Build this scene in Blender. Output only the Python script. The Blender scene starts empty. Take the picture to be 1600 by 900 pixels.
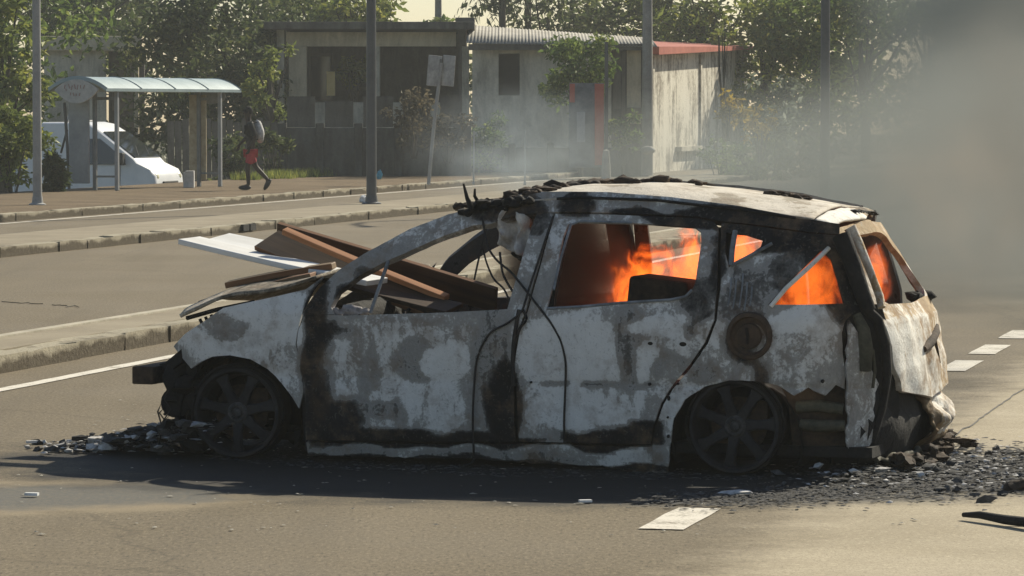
import bpy, bmesh, math, random
from mathutils import Vector, Matrix, noise
from mathutils.geometry import tessellate_polygon

random.seed(7)
C = bpy.context.scene.collection
R = math.radians

# ------------------------------------------------------------------ camera, world, sun, exposure
H = 1.715
cam_d = bpy.data.cameras.new('camera')
cam = bpy.data.objects.new('camera', cam_d)
C.objects.link(cam)
cam.location = (0, 0, H)
cam.rotation_euler = (R(90) - math.atan(278 / 6000), 0, 0)
cam_d.lens = 135.0
cam_d.sensor_width = 36.0
cam_d.clip_start = 0.5
cam_d.clip_end = 3000
bpy.context.scene.camera = cam

SUN_DIR = Vector((0.88, 1.12, 1.0)).normalized()      # towards the sun: behind the car, to the right
sun_el = math.asin(SUN_DIR.z)
sun_az = math.atan2(SUN_DIR.x, SUN_DIR.y)
world = bpy.data.worlds.new('World')
bpy.context.scene.world = world
world.use_nodes = True
wn = world.node_tree
wn.nodes.clear()
wo = wn.nodes.new('ShaderNodeOutputWorld')
wb = wn.nodes.new('ShaderNodeBackground')
ws = wn.nodes.new('ShaderNodeTexSky')
ws.sky_type = 'NISHITA'
ws.sun_disc = False
ws.sun_elevation = sun_el
ws.sun_rotation = sun_az
ws.air_density = 1.0
ws.dust_density = 0.6
ws.ozone_density = 1.0
wb.inputs['Strength'].default_value = 0.072
wn.links.new(ws.outputs[0], wb.inputs[0])
wn.links.new(wb.outputs[0], wo.inputs[0])

sun_d = bpy.data.lights.new('sun', 'SUN')
sun_d.energy = 5.0
sun_d.angle = R(0.55)
sun_d.color = (1.0, 0.925, 0.75)
sun = bpy.data.objects.new('sun', sun_d)
C.objects.link(sun)
sun.rotation_euler = SUN_DIR.to_track_quat('Z', 'Y').to_euler()
sun.location = (10, 20, 30)

sc = bpy.context.scene
sc.view_settings.view_transform = 'Standard'
sc.view_settings.look = 'None'
sc.view_settings.gamma = 1.0
sc.view_settings.exposure = 0.45
sc.render.engine = 'CYCLES'
sc.cycles.volume_bounces = 2
sc.cycles.max_bounces = 6
sc.cycles.transparent_max_bounces = 12
sc.cycles.use_denoising = True

# ------------------------------------------------------------------ helpers: objects
def link(o, parent=None):
    C.objects.link(o)
    if parent is not None:
        o.parent = parent
    return o

def tag(o, label=None, cat=None, group=None, kind=None):
    if label: o['label'] = label
    if cat: o['category'] = cat
    if group: o['group'] = group
    if kind: o['kind'] = kind
    return o

def empty(name, loc=(0, 0, 0), rz=0.0):
    o = bpy.data.objects.new(name, None)
    o.empty_display_size = 0.2
    C.objects.link(o)
    o.location = loc
    o.rotation_euler = (0, 0, rz)
    return o

class MB:
    """collects polygons and links them as one mesh object"""
    def __init__(self):
        self.v = []; self.f = []
    def add(self, vs, fs):
        b = len(self.v)
        self.v += [tuple(p) for p in vs]
        self.f += [tuple(i + b for i in f) for f in fs]
        return self
    def box(self, c, s, rot=None):
        m = rot or Matrix.Identity(3)
        c = Vector(c)
        vs = [c + m @ Vector((x * s[0] / 2, y * s[1] / 2, z * s[2] / 2)) for z in (-1, 1) for y in (-1, 1) for x in (-1, 1)]
        return self.add(vs, [(0, 2, 3, 1), (4, 5, 7, 6), (0, 1, 5, 4), (2, 6, 7, 3), (0, 4, 6, 2), (1, 3, 7, 5)])
    def tube(self, pts, r, n=8, cap=True):
        pts = [Vector(p) for p in pts]
        rs = r if isinstance(r, (list, tuple)) else [r] * len(pts)
        rings = []
        up = Vector((0, 0, 1))
        for i, p in enumerate(pts):
            d = (pts[min(i + 1, len(pts) - 1)] - pts[max(i - 1, 0)]).normalized()
            a = d.cross(up if abs(d.z) < 0.95 else Vector((1, 0, 0))).normalized()
            b = d.cross(a)
            rings.append([p + (a * math.cos(2 * math.pi * k / n) + b * math.sin(2 * math.pi * k / n)) * rs[i] for k in range(n)])
        vs = [q for ring in rings for q in ring]
        fs = [(i * n + k, i * n + (k + 1) % n, (i + 1) * n + (k + 1) % n, (i + 1) * n + k) for i in range(len(pts) - 1) for k in range(n)]
        if cap:
            fs += [tuple(range(n))[::-1], tuple((len(pts) - 1) * n + k for k in range(n))]
        return self.add(vs, fs)
    def lathe(self, c, axis, prof, n=32):
        """prof: list of (distance along axis, radius)"""
        ax = Vector(axis).normalized()
        a = ax.cross(Vector((0, 0, 1)) if abs(ax.z) < .9 else Vector((1, 0, 0))).normalized()
        b = ax.cross(a)
        c = Vector(c)
        vs = [c + ax * h + (a * math.cos(2 * math.pi * k / n) + b * math.sin(2 * math.pi * k / n)) * r for h, r in prof for k in range(n)]
        fs = [(i * n + k, i * n + (k + 1) % n, (i + 1) * n + (k + 1) % n, (i + 1) * n + k) for i in range(len(prof) - 1) for k in range(n)]
        return self.add(vs, fs)
    def lump(self, c, s, seed=0, rough=0.35, lv=2, freq=2.0):
        bm = bmesh.new()
        bmesh.ops.create_icosphere(bm, subdivisions=lv, radius=1)
        off = Vector((seed * 3.1, seed * 1.7, seed * 0.9))
        vs = []
        for v in bm.verts:
            k = 1 + rough * noise.fractal(v.co * freq + off, 0.8, 2.2, 3)
            vs.append(Vector((v.co.x * s[0], v.co.y * s[1], v.co.z * s[2])) * k + Vector(c))
        fs = [tuple(v.index for v in f.verts) for f in bm.faces]
        bm.free()
        return self.add(vs, fs)
    def build(self, name, m, parent=None, smooth=None, loc=None):
        me = bpy.data.meshes.new(name)
        me.from_pydata(self.v, [], self.f)
        me.validate()
        if m is not None: me.materials.append(m)
        bm = bmesh.new(); bm.from_mesh(me)
        bmesh.ops.recalc_face_normals(bm, faces=bm.faces)
        bm.to_mesh(me); bm.free()
        if smooth is not None:
            for p in me.polygons: p.use_smooth = True
            me.set_sharp_from_angle(angle=R(smooth))
        o = bpy.data.objects.new(name, me)
        if loc is not None: o.location = loc
        return link(o, parent)

def bevel(o, w=0.01, seg=2, ang=35):
    b = o.modifiers.new('bevel', 'BEVEL')
    b.width = w; b.segments = seg; b.limit_method = 'ANGLE'; b.angle_limit = R(ang)
    return o

def rag_poly(poly, amp, step, seed=1):
    out = []
    n = len(poly)
    for i in range(n):
        a = Vector(poly[i] + (0,)) if len(poly[i]) == 2 else Vector(poly[i])
        b = Vector(tuple(poly[(i + 1) % n]) + (0,))
        L = (b - a).length
        k = max(1, int(L / step))
        for j in range(k):
            p = a.lerp(b, j / k)
            q = noise.noise_vector(Vector((p.x * 31 + seed, p.y * 31, seed * 1.3)))
            out.append((p.x + q.x * amp, p.y + q.y * amp))
    return out

def panel(name, poly, surf, m, parent=None, holes=(), grid=0.03, thick=0.012, smooth=40, attrs=None, rag=0.0, seed=1):
    """a sheet-metal panel: outline with holes in 2-D, bent by surf(a, b) -> (point), given thickness"""
    if rag:
        poly = rag_poly(poly, rag, 0.03, seed)
    loops = [[Vector((a, b, 0)) for a, b in lp] for lp in [poly] + list(holes)]
    tris = tessellate_polygon(loops)
    flat = [v for lp in loops for v in lp]
    bm = bmesh.new()
    bv = [bm.verts.new(v) for v in flat]
    for t in tris:
        try: bm.faces.new([bv[i] for i in t])
        except ValueError: pass
    amin, amax = min(v.x for v in flat), max(v.x for v in flat)
    bmin, bmax = min(v.y for v in flat), max(v.y for v in flat)
    for ax, lo, hi in ((0, amin, amax), (1, bmin, bmax)):
        k = int((hi - lo) / grid) + 1
        for i in range(1, k):
            p = lo + (hi - lo) * i / k + 1e-5
            co = Vector((p, 0, 0)) if ax == 0 else Vector((0, p, 0))
            no = Vector((1, 0, 0)) if ax == 0 else Vector((0, 1, 0))
            bmesh.ops.bisect_plane(bm, geom=bm.verts[:] + bm.edges[:] + bm.faces[:], dist=1e-6, plane_co=co, plane_no=no)
    bmesh.ops.remove_doubles(bm, verts=bm.verts, dist=1e-5)
    for v in bm.verts:
        v.co = Vector(surf(v.co.x, v.co.y))
    bmesh.ops.recalc_face_normals(bm, faces=bm.faces)
    if thick:
        bmesh.ops.solidify(bm, geom=bm.faces[:], thickness=thick)
        bmesh.ops.recalc_face_normals(bm, faces=bm.faces)
    me = bpy.data.meshes.new(name)
    bm.to_mesh(me); bm.free()
    me.materials.append(m)
    for p in me.polygons: p.use_smooth = True
    me.set_sharp_from_angle(angle=R(smooth))
    if attrs:
        for an, fn in attrs.items():
            at = me.attributes.new(an, 'FLOAT', 'POINT')
            at.data.foreach_set('value', [fn(v.co) for v in me.vertices])
    return link(bpy.data.objects.new(name, me), parent)

def copy_tree(o, parent=None, loc=None, rz=None):
    c = o.copy()
    C.objects.link(c)
    if parent is not None: c.parent = parent
    if loc is not None: c.location = loc
    if rz is not None: c.rotation_euler.z = rz
    for ch in list(o.children):
        copy_tree(ch, c)
    return c

# ------------------------------------------------------------------ helpers: materials
class NT:
    def __init__(self, name):
        self.m = bpy.data.materials.new(name)
        self.m.use_nodes = True
        self.t = self.m.node_tree
        self.t.nodes.clear()
        self.out = self.n('ShaderNodeOutputMaterial')
    def n(self, kind, **kw):
        x = self.t.nodes.new(kind)
        for k, v in kw.items():
            setattr(x, k, v)
        return x
    def l(self, a, b): self.t.links.new(a, b)
    def put(self, sock, v):
        if hasattr(v, 'links'): self.l(v, sock)
        else: sock.default_value = v
    def math(self, op, a, b=0.0, clamp=False):
        x = self.n('ShaderNodeMath', operation=op, use_clamp=clamp)
        self.put(x.inputs[0], a); self.put(x.inputs[1], b)
        return x.outputs[0]
    def coords(self, which='Object'): return self.n('ShaderNodeTexCoord').outputs[which]
    def pos(self): return self.n('ShaderNodeNewGeometry').outputs['Position']
    def mapping(self, vec, loc=(0, 0, 0), rot=(0, 0, 0), scale=(1, 1, 1)):
        x = self.n('ShaderNodeMapping')
        self.l(vec, x.inputs[0]); x.inputs[1].default_value = loc; x.inputs[2].default_value = rot; x.inputs[3].default_value = scale
        return x.outputs[0]
    def noise(self, vec, scale, detail=4, rough=0.55, dist=0.0, color=False):
        x = self.n('ShaderNodeTexNoise')
        if vec is not None: self.l(vec, x.inputs['Vector'])
        x.inputs['Scale'].default_value = scale; x.inputs['Detail'].default_value = detail
        x.inputs['Roughness'].default_value = rough; x.inputs['Distortion'].default_value = dist
        return x.outputs['Color' if color else 'Fac']
    def ramp(self, fac, stops, interp='LINEAR'):
        x = self.n('ShaderNodeValToRGB')
        x.color_ramp.interpolation = interp
        e = x.color_ramp.elements
        while len(e) < len(stops): e.new(0.5)
        for i, (p, c) in enumerate(stops):
            e[i].position = p
            e[i].color = (c, c, c, 1) if isinstance(c, (int, float)) else tuple(c) + (1,)
        self.l(fac, x.inputs[0])
        return x.outputs[0]
    def maprange(self, v, a, b, c=0.0, d=1.0, smooth=False):
        x = self.n('ShaderNodeMapRange')
        if smooth: x.interpolation_type = 'SMOOTHSTEP'
        self.put(x.inputs[0], v)
        for i, q in zip((1, 2, 3, 4), (a, b, c, d)): x.inputs[i].default_value = q
        return x.outputs[0]
    def mix(self, fac, a, b, blend='MIX'):
        x = self.n('ShaderNodeMix', data_type='RGBA', blend_type=blend)
        self.put(x.inputs[0], fac)
        for i, q in ((6, a), (7, b)):
            if hasattr(q, 'links'): self.l(q, x.inputs[i])
            else: x.inputs[i].default_value = tuple(q) + (1,) if len(q) == 3 else q
        return x.outputs[2]
    def ellipse(self, vec, c, r, rot=0.0, wob=0.25, scale=2.0, edge=(0.75, 1.1)):
        """1 inside an ellipse with a wobbly soft edge, 0 outside (in the plane of x, y)"""
        x = self.n('ShaderNodeMapping', vector_type='TEXTURE')
        self.l(vec, x.inputs[0])
        x.inputs[1].default_value = (c[0], c[1], 0); x.inputs[2].default_value = (0, 0, rot); x.inputs[3].default_value = (r[0], r[1], 1000)
        ln = self.n('ShaderNodeVectorMath', operation='LENGTH')
        self.l(x.outputs[0], ln.inputs[0])
        nz = self.noise(vec, scale, 5, 0.6)
        d = self.math('ADD', ln.outputs['Value'], self.math('MULTIPLY', self.math('SUBTRACT', nz, 0.5), wob * 4))
        return self.maprange(d, edge[0], edge[1], 1.0, 0.0, True)
    def principled(self, col, rough=0.8, metal=0.0, spec=0.3, bump=None, bstr=0.3, bdist=0.01):
        p = self.n('ShaderNodeBsdfPrincipled')
        if hasattr(col, 'links'): self.l(col, p.inputs['Base Color'])
        else: p.inputs['Base Color'].default_value = tuple(col) + (1,)
        self.put(p.inputs['Roughness'], rough); self.put(p.inputs['Metallic'], metal)
        p.inputs['Specular IOR Level'].default_value = spec
        if bump is not None:
            b = self.n('ShaderNodeBump')
            b.inputs['Strength'].default_value = bstr; b.inputs['Distance'].default_value = bdist
            self.l(bump, b.inputs['Height']); self.l(b.outputs[0], p.inputs['Normal'])
        self.l(p.outputs[0], self.out.inputs['Surface'])
        return p

def mottled(name, c1, c2, scale=3.0, rough=0.8, fine=30.0, metal=0.0, spec=0.3, bstr=0.25, stretch=(1, 1, 1), which='Object', bdist=0.01):
    t = NT(name)
    v = t.mapping(t.coords(which), scale=stretch)
    a = t.noise(v, scale, 6, 0.62)
    b = t.noise(v, fine, 4, 0.6)
    f = t.math('ADD', t.math('MULTIPLY', a, 0.7), t.math('MULTIPLY', b, 0.3))
    col = t.mix(t.maprange(f, 0.36, 0.64), c1, c2)
    t.principled(col, rough, metal, spec, bump=f, bstr=bstr, bdist=bdist)
    return t.m

# ------------------------------------------------------------------ road frame: s across (left of the lane is +), t along
U = Vector((0.2317, 0.9728, 0)).normalized()
N = Vector((-U.y, U.x, 0))
def RD(s, t, z=0.0):
    p = N * s + U * t
    return (p.x, p.y, z)
ROAD_ROT = math.atan2(U.x, U.y)

# ------------------------------------------------------------------ materials of the setting
CAR_C = (0.27, 19.1)
CAR_ROT = -R(18.9)

def ash_cover(t, p, col):
    e = t.ellipse(p, (2.0, 18.35), (1.35, 1.45), -0.6, 0.34, 2.6, (0.35, 1.25))
    sp = t.maprange(t.noise(p, 16, 6, 0.75), 0.36, 0.56)
    dark = t.mix(t.noise(p, 45, 3, 0.6), (0.02, 0.02, 0.02), (0.20, 0.19, 0.17))
    col = t.mix(t.math('MULTIPLY', e, t.math('SUBTRACT', 1.0, t.math('MULTIPLY', sp, 0.62))), col, dark)
    e2 = t.ellipse(p, (1.15, 16.95), (1.1, 0.40), 0.1, 0.34, 4.0, (0.35, 1.25))
    return t.mix(t.math('MULTIPLY', e2, 0.6), col, dark)

def sandy(t, p):
    a = t.noise(p, 0.8, 6, 0.65); g = t.noise(p, 30, 5, 0.7); s = t.noise(p, 95, 3, 0.7)
    c1, c2 = (0.33, 0.275, 0.185), (0.46, 0.39, 0.275)
    col = t.mix(t.maprange(a, 0.35, 0.65), c1, c2)
    col = t.mix(t.maprange(g, 0.55, 0.75), col, tuple(Vector(c2) * 1.35))
    return t.mix(t.maprange(s, 0.46, 0.30), col, tuple(Vector(c1) * 0.35))

def asphalt(name, base, near=True):
    t = NT(name)
    p = t.pos()
    fine = t.noise(p, 160, 3, 0.7)
    grit = t.noise(p, 34, 5, 0.75)
    big = t.noise(t.mapping(p, rot=(0, 0, ROAD_ROT), scale=(1, 0.18, 1)), 0.9, 5, 0.6)
    patch = t.noise(p, 0.55, 4, 0.6)
    b = Vector(base)
    col = t.mix(t.maprange(big, 0.3, 0.7), tuple(b * 0.78), tuple(b * 1.18))
    col = t.mix(t.maprange(patch, 0.45, 0.7), col, tuple(b * 0.9))
    col = t.mix(t.maprange(grit, 0.42, 0.72), col, tuple(b * 1.5))
    fleck = t.noise(t.mapping(p, scale=(1, .3, 1)), 62, 3, .7)
    col = t.mix(t.maprange(fleck, 0.52, 0.70), col, tuple(b * 1.75))
    col = t.mix(t.maprange(fleck, 0.44, 0.30), col, tuple(b * 0.45))
    col = t.mix(t.maprange(fine, 0.5, 0.28), col, tuple(b * 0.42))
    # fine cracks
    vo = t.n('ShaderNodeTexVoronoi', feature='DISTANCE_TO_EDGE')
    wv = t.mix(0.3, p, t.noise(p, 1.3, 4, 0.6, color=True))
    t.l(wv, vo.inputs['Vector']); vo.inputs['Scale'].default_value = 0.33
    crack = t.maprange(vo.outputs['Distance'], 0.0, 0.005, 0.30, 0.0)
    col = t.mix(crack, col, tuple(b * 0.3))
    if near:
        streak = t.maprange(t.noise(t.mapping(p, rot=(0, 0, ROAD_ROT), scale=(1, .06, 1)), 2.2, 4, .6), .5, .7)
        col = t.mix(t.math('MULTIPLY', streak, .28), col, tuple(b * .62))
        sd = t.n('ShaderNodeVectorMath', operation='DOT_PRODUCT'); t.l(p, sd.inputs[0]); sd.inputs[1].default_value = tuple(N)
        sn = t.math('ADD', sd.outputs['Value'], t.math('MULTIPLY', t.math('SUBTRACT', t.noise(p, 3.5, 6, .7), .5), .9))
        sand = t.maprange(sn, 2.25, 2.85, 1.0, 0.0, True)
        col = t.mix(t.math('MULTIPLY', sand, t.maprange(t.noise(p, 40, 4, .7), .3, .6, .6, 1.0)), col, sandy(t, p))
        col = ash_cover(t, p, col)
        wet = t.ellipse(p, (-2.15, 17.0), (1.25, 0.62), 0.25, 0.26, 3.0, (0.6, 1.1))
        rim = t.ellipse(p, (-2.15, 17.0), (1.36, 0.86), 0.25, 0.16, 2.2, (0.7, 1.05))
        col = t.mix(t.math('MULTIPLY', rim, 0.6), col, tuple(b * 2.0))
        col = t.mix(t.math('MULTIPLY', wet, t.maprange(grit, .35, .6, .55, .9)), col, (0.085, 0.088, 0.085))
        burn = t.ellipse(p, (-.05, 18.35), (2.65, 1.72), CAR_ROT, 0.16, 2.5, (0.75, 1.15))  # soot stain under the car, widened to darken its cast shadow
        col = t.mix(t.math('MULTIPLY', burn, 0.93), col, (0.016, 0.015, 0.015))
    h = t.math('ADD', fine, t.math('MULTIPLY', grit, 0.7))
    t.principled(col, t.maprange(patch, 0.3, 0.7, 0.75, 0.95), 0, 0.25, bump=h, bstr=0.45, bdist=0.006)
    return t.m

M = {}
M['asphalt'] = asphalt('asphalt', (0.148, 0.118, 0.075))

def dirt(name, c1, c2, ash=False):
    t = NT(name)
    p = t.pos()
    a = t.noise(p, 0.8, 6, 0.65)
    g = t.noise(p, 30, 5, 0.7)
    s = t.noise(p, 95, 3, 0.7)
    col = t.mix(t.maprange(a, 0.35, 0.65), c1, c2)
    col = t.mix(t.maprange(g, 0.55, 0.75), col, tuple(Vector(c2) * 1.35))
    col = t.mix(t.maprange(s, 0.46, 0.30), col, tuple(Vector(c1) * 0.35))
    if ash:
        col = ash_cover(t, p, col)
    h = t.math('ADD', t.math('MULTIPLY', g, 1.0), s)
    t.principled(col, 0.95, 0, 0.15, bump=h, bstr=0.7, bdist=0.02)
    return t.m

M['shoulder'] = dirt('sandy_shoulder', (0.33, 0.275, 0.185), (0.46, 0.39, 0.275), ash=True)
M['dirt'] = dirt('brown_dirt', (0.135, 0.098, 0.06), (0.21, 0.155, 0.095))
M['yard'] = dirt('yard_earth', (0.06, 0.055, 0.035), (0.10, 0.095, 0.05))
def kerb_mat():
    t = NT('worn_kerb')
    p = t.pos()
    w = t.noise(p, 2.1, 4, .6); g = t.noise(p, 26, 4, .7)
    sep = t.n('ShaderNodeSeparateXYZ'); t.l(p, sep.inputs[0])
    k = t.math('ADD', sep.outputs[2], t.math('MULTIPLY', t.math('SUBTRACT', w, .5), .22))
    k = t.math('ADD', k, t.math('MULTIPLY', t.math('SUBTRACT', g, .5), .05))
    col = t.mix(t.maprange(k, .075, .115), (.085, .067, .043), (.34, .30, .22))       # lower face darker, top paler
    col = t.mix(t.math('MULTIPLY', t.maprange(g, .5, .7), .4), col, (.20, .17, .12))
    t.principled(col, .92, 0, .2, bump=g, bstr=.6, bdist=.02)
    return t.m
M['kerb'] = kerb_mat()
M['kerb_lit'] = mottled('lit_kerb_edge', (.30, .265, .20), (.48, .43, .33), 3, .9, 24)  # paler kerb colour, painted for the sunlit far edge
M['median'] = mottled('median_concrete', (0.20, 0.163, 0.108), (0.29, 0.245, 0.17), 1.2, 0.92, 24, bstr=0.4, which='Object')

def worn_paint():
    t = NT('worn_road_paint')
    p = t.pos()
    a = t.noise(p, 5, 5, 0.65); b = t.noise(p, 60, 3, 0.7)
    f = t.math('ADD', t.math('MULTIPLY', a, 0.55), t.math('MULTIPLY', b, 0.45))
    col = t.mix(t.maprange(f, 0.36, 0.5), (0.22, 0.19, 0.14), (0.66, 0.61, 0.52))
    t.principled(col, 0.8, 0, 0.2, bump=b, bstr=0.2)
    return t.m
M['paint_line'] = worn_paint()

# ------------------------------------------------------------------ ground and roads
def dip(s, t):
    """the yards behind the verge lie lower than the road"""
    k = max(0.0, min(1.0, (s - 26.6) / 2.4))
    return -0.92 * k * k * (3 - 2 * k)

m = MB()
S = [-160, -40, -10, 0, 3, 9, 15, 21, 24, 26, 26.6, 27, 27.4, 27.8, 28.2, 28.6, 29, 30, 34, 45, 70, 140]
T = [-60, -20, 0, 10, 20, 30, 40, 50, 60, 70, 80, 90, 100, 120, 150, 200, 420]
for s in S:
    for t in T:
        m.v.append(RD(s, t, -0.03 + dip(s, t)))
for i in range(len(S) - 1):
    for j in range(len(T) - 1):
        a = i * len(T) + j
        m.f.append((a, a + len(T), a + len(T) + 1, a + 1))
tag(m.build('ground', M['yard'], smooth=60), 'dark earth of the yards behind the verge', kind='structure')

def strip(name, s0, s1, z, mat, t0=-60, t1=300, rag=0.0, step=4.0, label=None):
    m = MB()
    k = int((t1 - t0) / step)
    for i in range(k + 1):
        t = t0 + (t1 - t0) * i / k
        w0 = w1 = 0
        if rag:
            w1 = rag * (noise.fractal(Vector((t * 1.1, s1, 0)), 1, 2, 4))
        m.v += [RD(s0, t, z), RD(s1 + w1, t, z)]
    for i in range(k):
        m.f.append((2 * i, 2 * i + 2, 2 * i + 3, 2 * i + 1))
    o = m.build(name, mat)
    return tag(o, label, kind='structure')

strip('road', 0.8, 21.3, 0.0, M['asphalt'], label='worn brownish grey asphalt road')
strip('sandy_shoulder', -30, 0.8, 0.0, M['shoulder'], t0=-60, t1=300, label='pale sandy shoulder strewn with ash')

def slab(name, s0, s1, z0, z1, mat, t0, t1, parent=None):
    m = MB()
    n = max(1, int((t1 - t0) / 2))
    for i in range(n + 1):
        t = t0 + (t1 - t0) * i / n
        for s, z in ((s0, z0), (s0, z1), (s1, z1), (s1, z0)):
            m.v.append(RD(s, t, z))
    for i in range(n):
        for k in range(3):
            a = i * 4 + k
            m.f.append((a, a + 1, a + 5, a + 4))
    m.f += [(0, 3, 2, 1), (n * 4, n * 4 + 1, n * 4 + 2, n * 4 + 3)]
    return m.build(name, mat, parent)

def stone_mesh(seed, L, D, Hh):
    """one rough kerb stone, long side along local y"""
    bm = bmesh.new()
    bmesh.ops.create_cube(bm, size=1)
    bmesh.ops.subdivide_edges(bm, edges=bm.edges[:], cuts=2, use_grid_fill=True)
    for v in bm.verts:
        v.co = Vector((v.co.x * D, v.co.y * L, (v.co.z + .5) * Hh))
        q = noise.noise_vector(v.co * 6 + Vector((seed * 5, seed, 0)))
        top = 1.0 if v.co.z > Hh * .8 else 0.35
        v.co += Vector((q.x * .022, q.y * .006, (abs(q.z) * -.035 if v.co.z > .02 else 0))) * top
    me = bpy.data.meshes.new('kerb_stone')
    bm.to_mesh(me); bm.free()
    me.materials.append(M['kerb'])
    for p in me.polygons: p.use_smooth = True
    me.set_sharp_from_angle(angle=R(45))
    return me
STONES = [stone_mesh(k, 0.9995, 0.22, 0.135) for k in range(6)]
def kerb_row(parent, s, t0, t1, z=-0.004):
    t = t0
    k = 0
    while t < t1:
        o = bpy.data.objects.new('kerb_stone', STONES[random.randrange(6)])
        link(o, parent)
        o.location = RD(s + random.uniform(-.012, .012), t + .5, z + random.uniform(-.012, .004))
        o.rotation_euler = (0, random.uniform(-.02, .02), -ROAD_ROT + random.uniform(-.008, .008) + (math.pi if random.random() < .5 else 0))
        t += 1.0; k += 1

med = tag(slab('median', 9.25, 9.72, -0.02, 0.118, M['median'], -20, 260), 'low concrete median between the carriageways', kind='structure')
kerb_row(med, 9.14, 18, 58)
tag(slab('kerb', 9.725, 9.82, -0.02, 0.130, M['kerb_lit'], -20, 260), 'pale far edge of the median', kind='structure')
tag(slab('kerb', 9.03, 9.25, -0.02, 0.125, M['kerb'], 58, 260), kind='structure')
isl = tag(slab('traffic_island', 16.35, 17.9, -0.02, 0.112, M['median'], -20, 260), 'narrow traffic island with lamp post', kind='structure')
kerb_row(isl, 16.23, 38, 78)
tag(slab('kerb', 16.12, 16.35, -0.02, 0.12, M['kerb'], 78, 260), kind='structure')
vg = tag(slab('verge', 21.45, 26.9, -0.04, 0.115, M['dirt'], -20, 260), 'brown dirt verge in front of the houses', kind='structure')
kerb_row(vg, 21.33, 52, 98)
tag(slab('kerb', 21.22, 21.45, -0.02, 0.12, M['kerb'], 98, 260), kind='structure')

def line(s, w, t0, t1, label):
    m = MB()
    n = max(2, int((t1 - t0) / .25))
    for i in range(n + 1):
        t = t0 + (t1 - t0) * i / n
        e = [.012 * noise.noise(Vector((t * 3, s + q, 0))) for q in (0, 9)]
        m.v += [RD(s - w / 2 + e[0], t, 0.005), RD(s + w / 2 + e[1], t, 0.005)]
    for i in range(n):
        m.f.append((2 * i, 2 * i + 2, 2 * i + 3, 2 * i + 1))
    tag(m.build('road_marking', M['paint_line']), label, kind='structure')
line(8.48, .11, 5, 120, 'solid white edge line beside the median')
line(20.9, .12, 30, 160, 'white edge line along the far kerb')
for t in (11.7, 15.35, 19.2, 22.4, 25.15, 26.95, 28.85, 30.9, 34.0, 37, 40, 43, 46):
    line(3.03, .19, t, t + 1.08 if t > 17 else t + .85, 'short white dash along the near road edge')

# a tar-filled crack along the edge of the shoulder
m = MB()
pts = []
for i in range(40):
    t = 19.6 + i * .14
    pts.append(RD(2.40 + .035 * noise.fractal(Vector((t * 1.5, 3, 0)), 1, 2, 3), t, 0.004))
m.tube(pts, .005, 4)
tag(m.build('road_crack', mottled('tar', (.012, .011, .01), (.03, .027, .022))), 'dark crack in the asphalt', kind='structure')

m = MB()
a_, b_ = Vector((-4.55, 34.2, .009)), Vector((-3.72, 33.3, .009))
for i in range(2):
    q0, q1 = a_.lerp(b_, i * .62), a_.lerp(b_, i * .62 + (.5, .34)[i])
    m.tube([q0.lerp(q1, k / 8) + Vector((0, .22 * noise.noise(Vector((k * .7, i, 2))), 0)) for k in range(9)], .0035, 4)
tag(m.build('road_crack', bpy.data.materials['tar']), 'dark crack across the far carriageway', kind='structure')

# ------------------------------------------------------------------ the burnt car (local frame: x rearwards, y away from the near side, z up)
CAR = empty('burnt_car', (-1.384, 18.760, 0.0), CAR_ROT)
tag(CAR, 'burnt out pale estate car with missing glass and flames inside, standing across the lane', 'car')
W = 1.72                                                   # overall width

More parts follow.
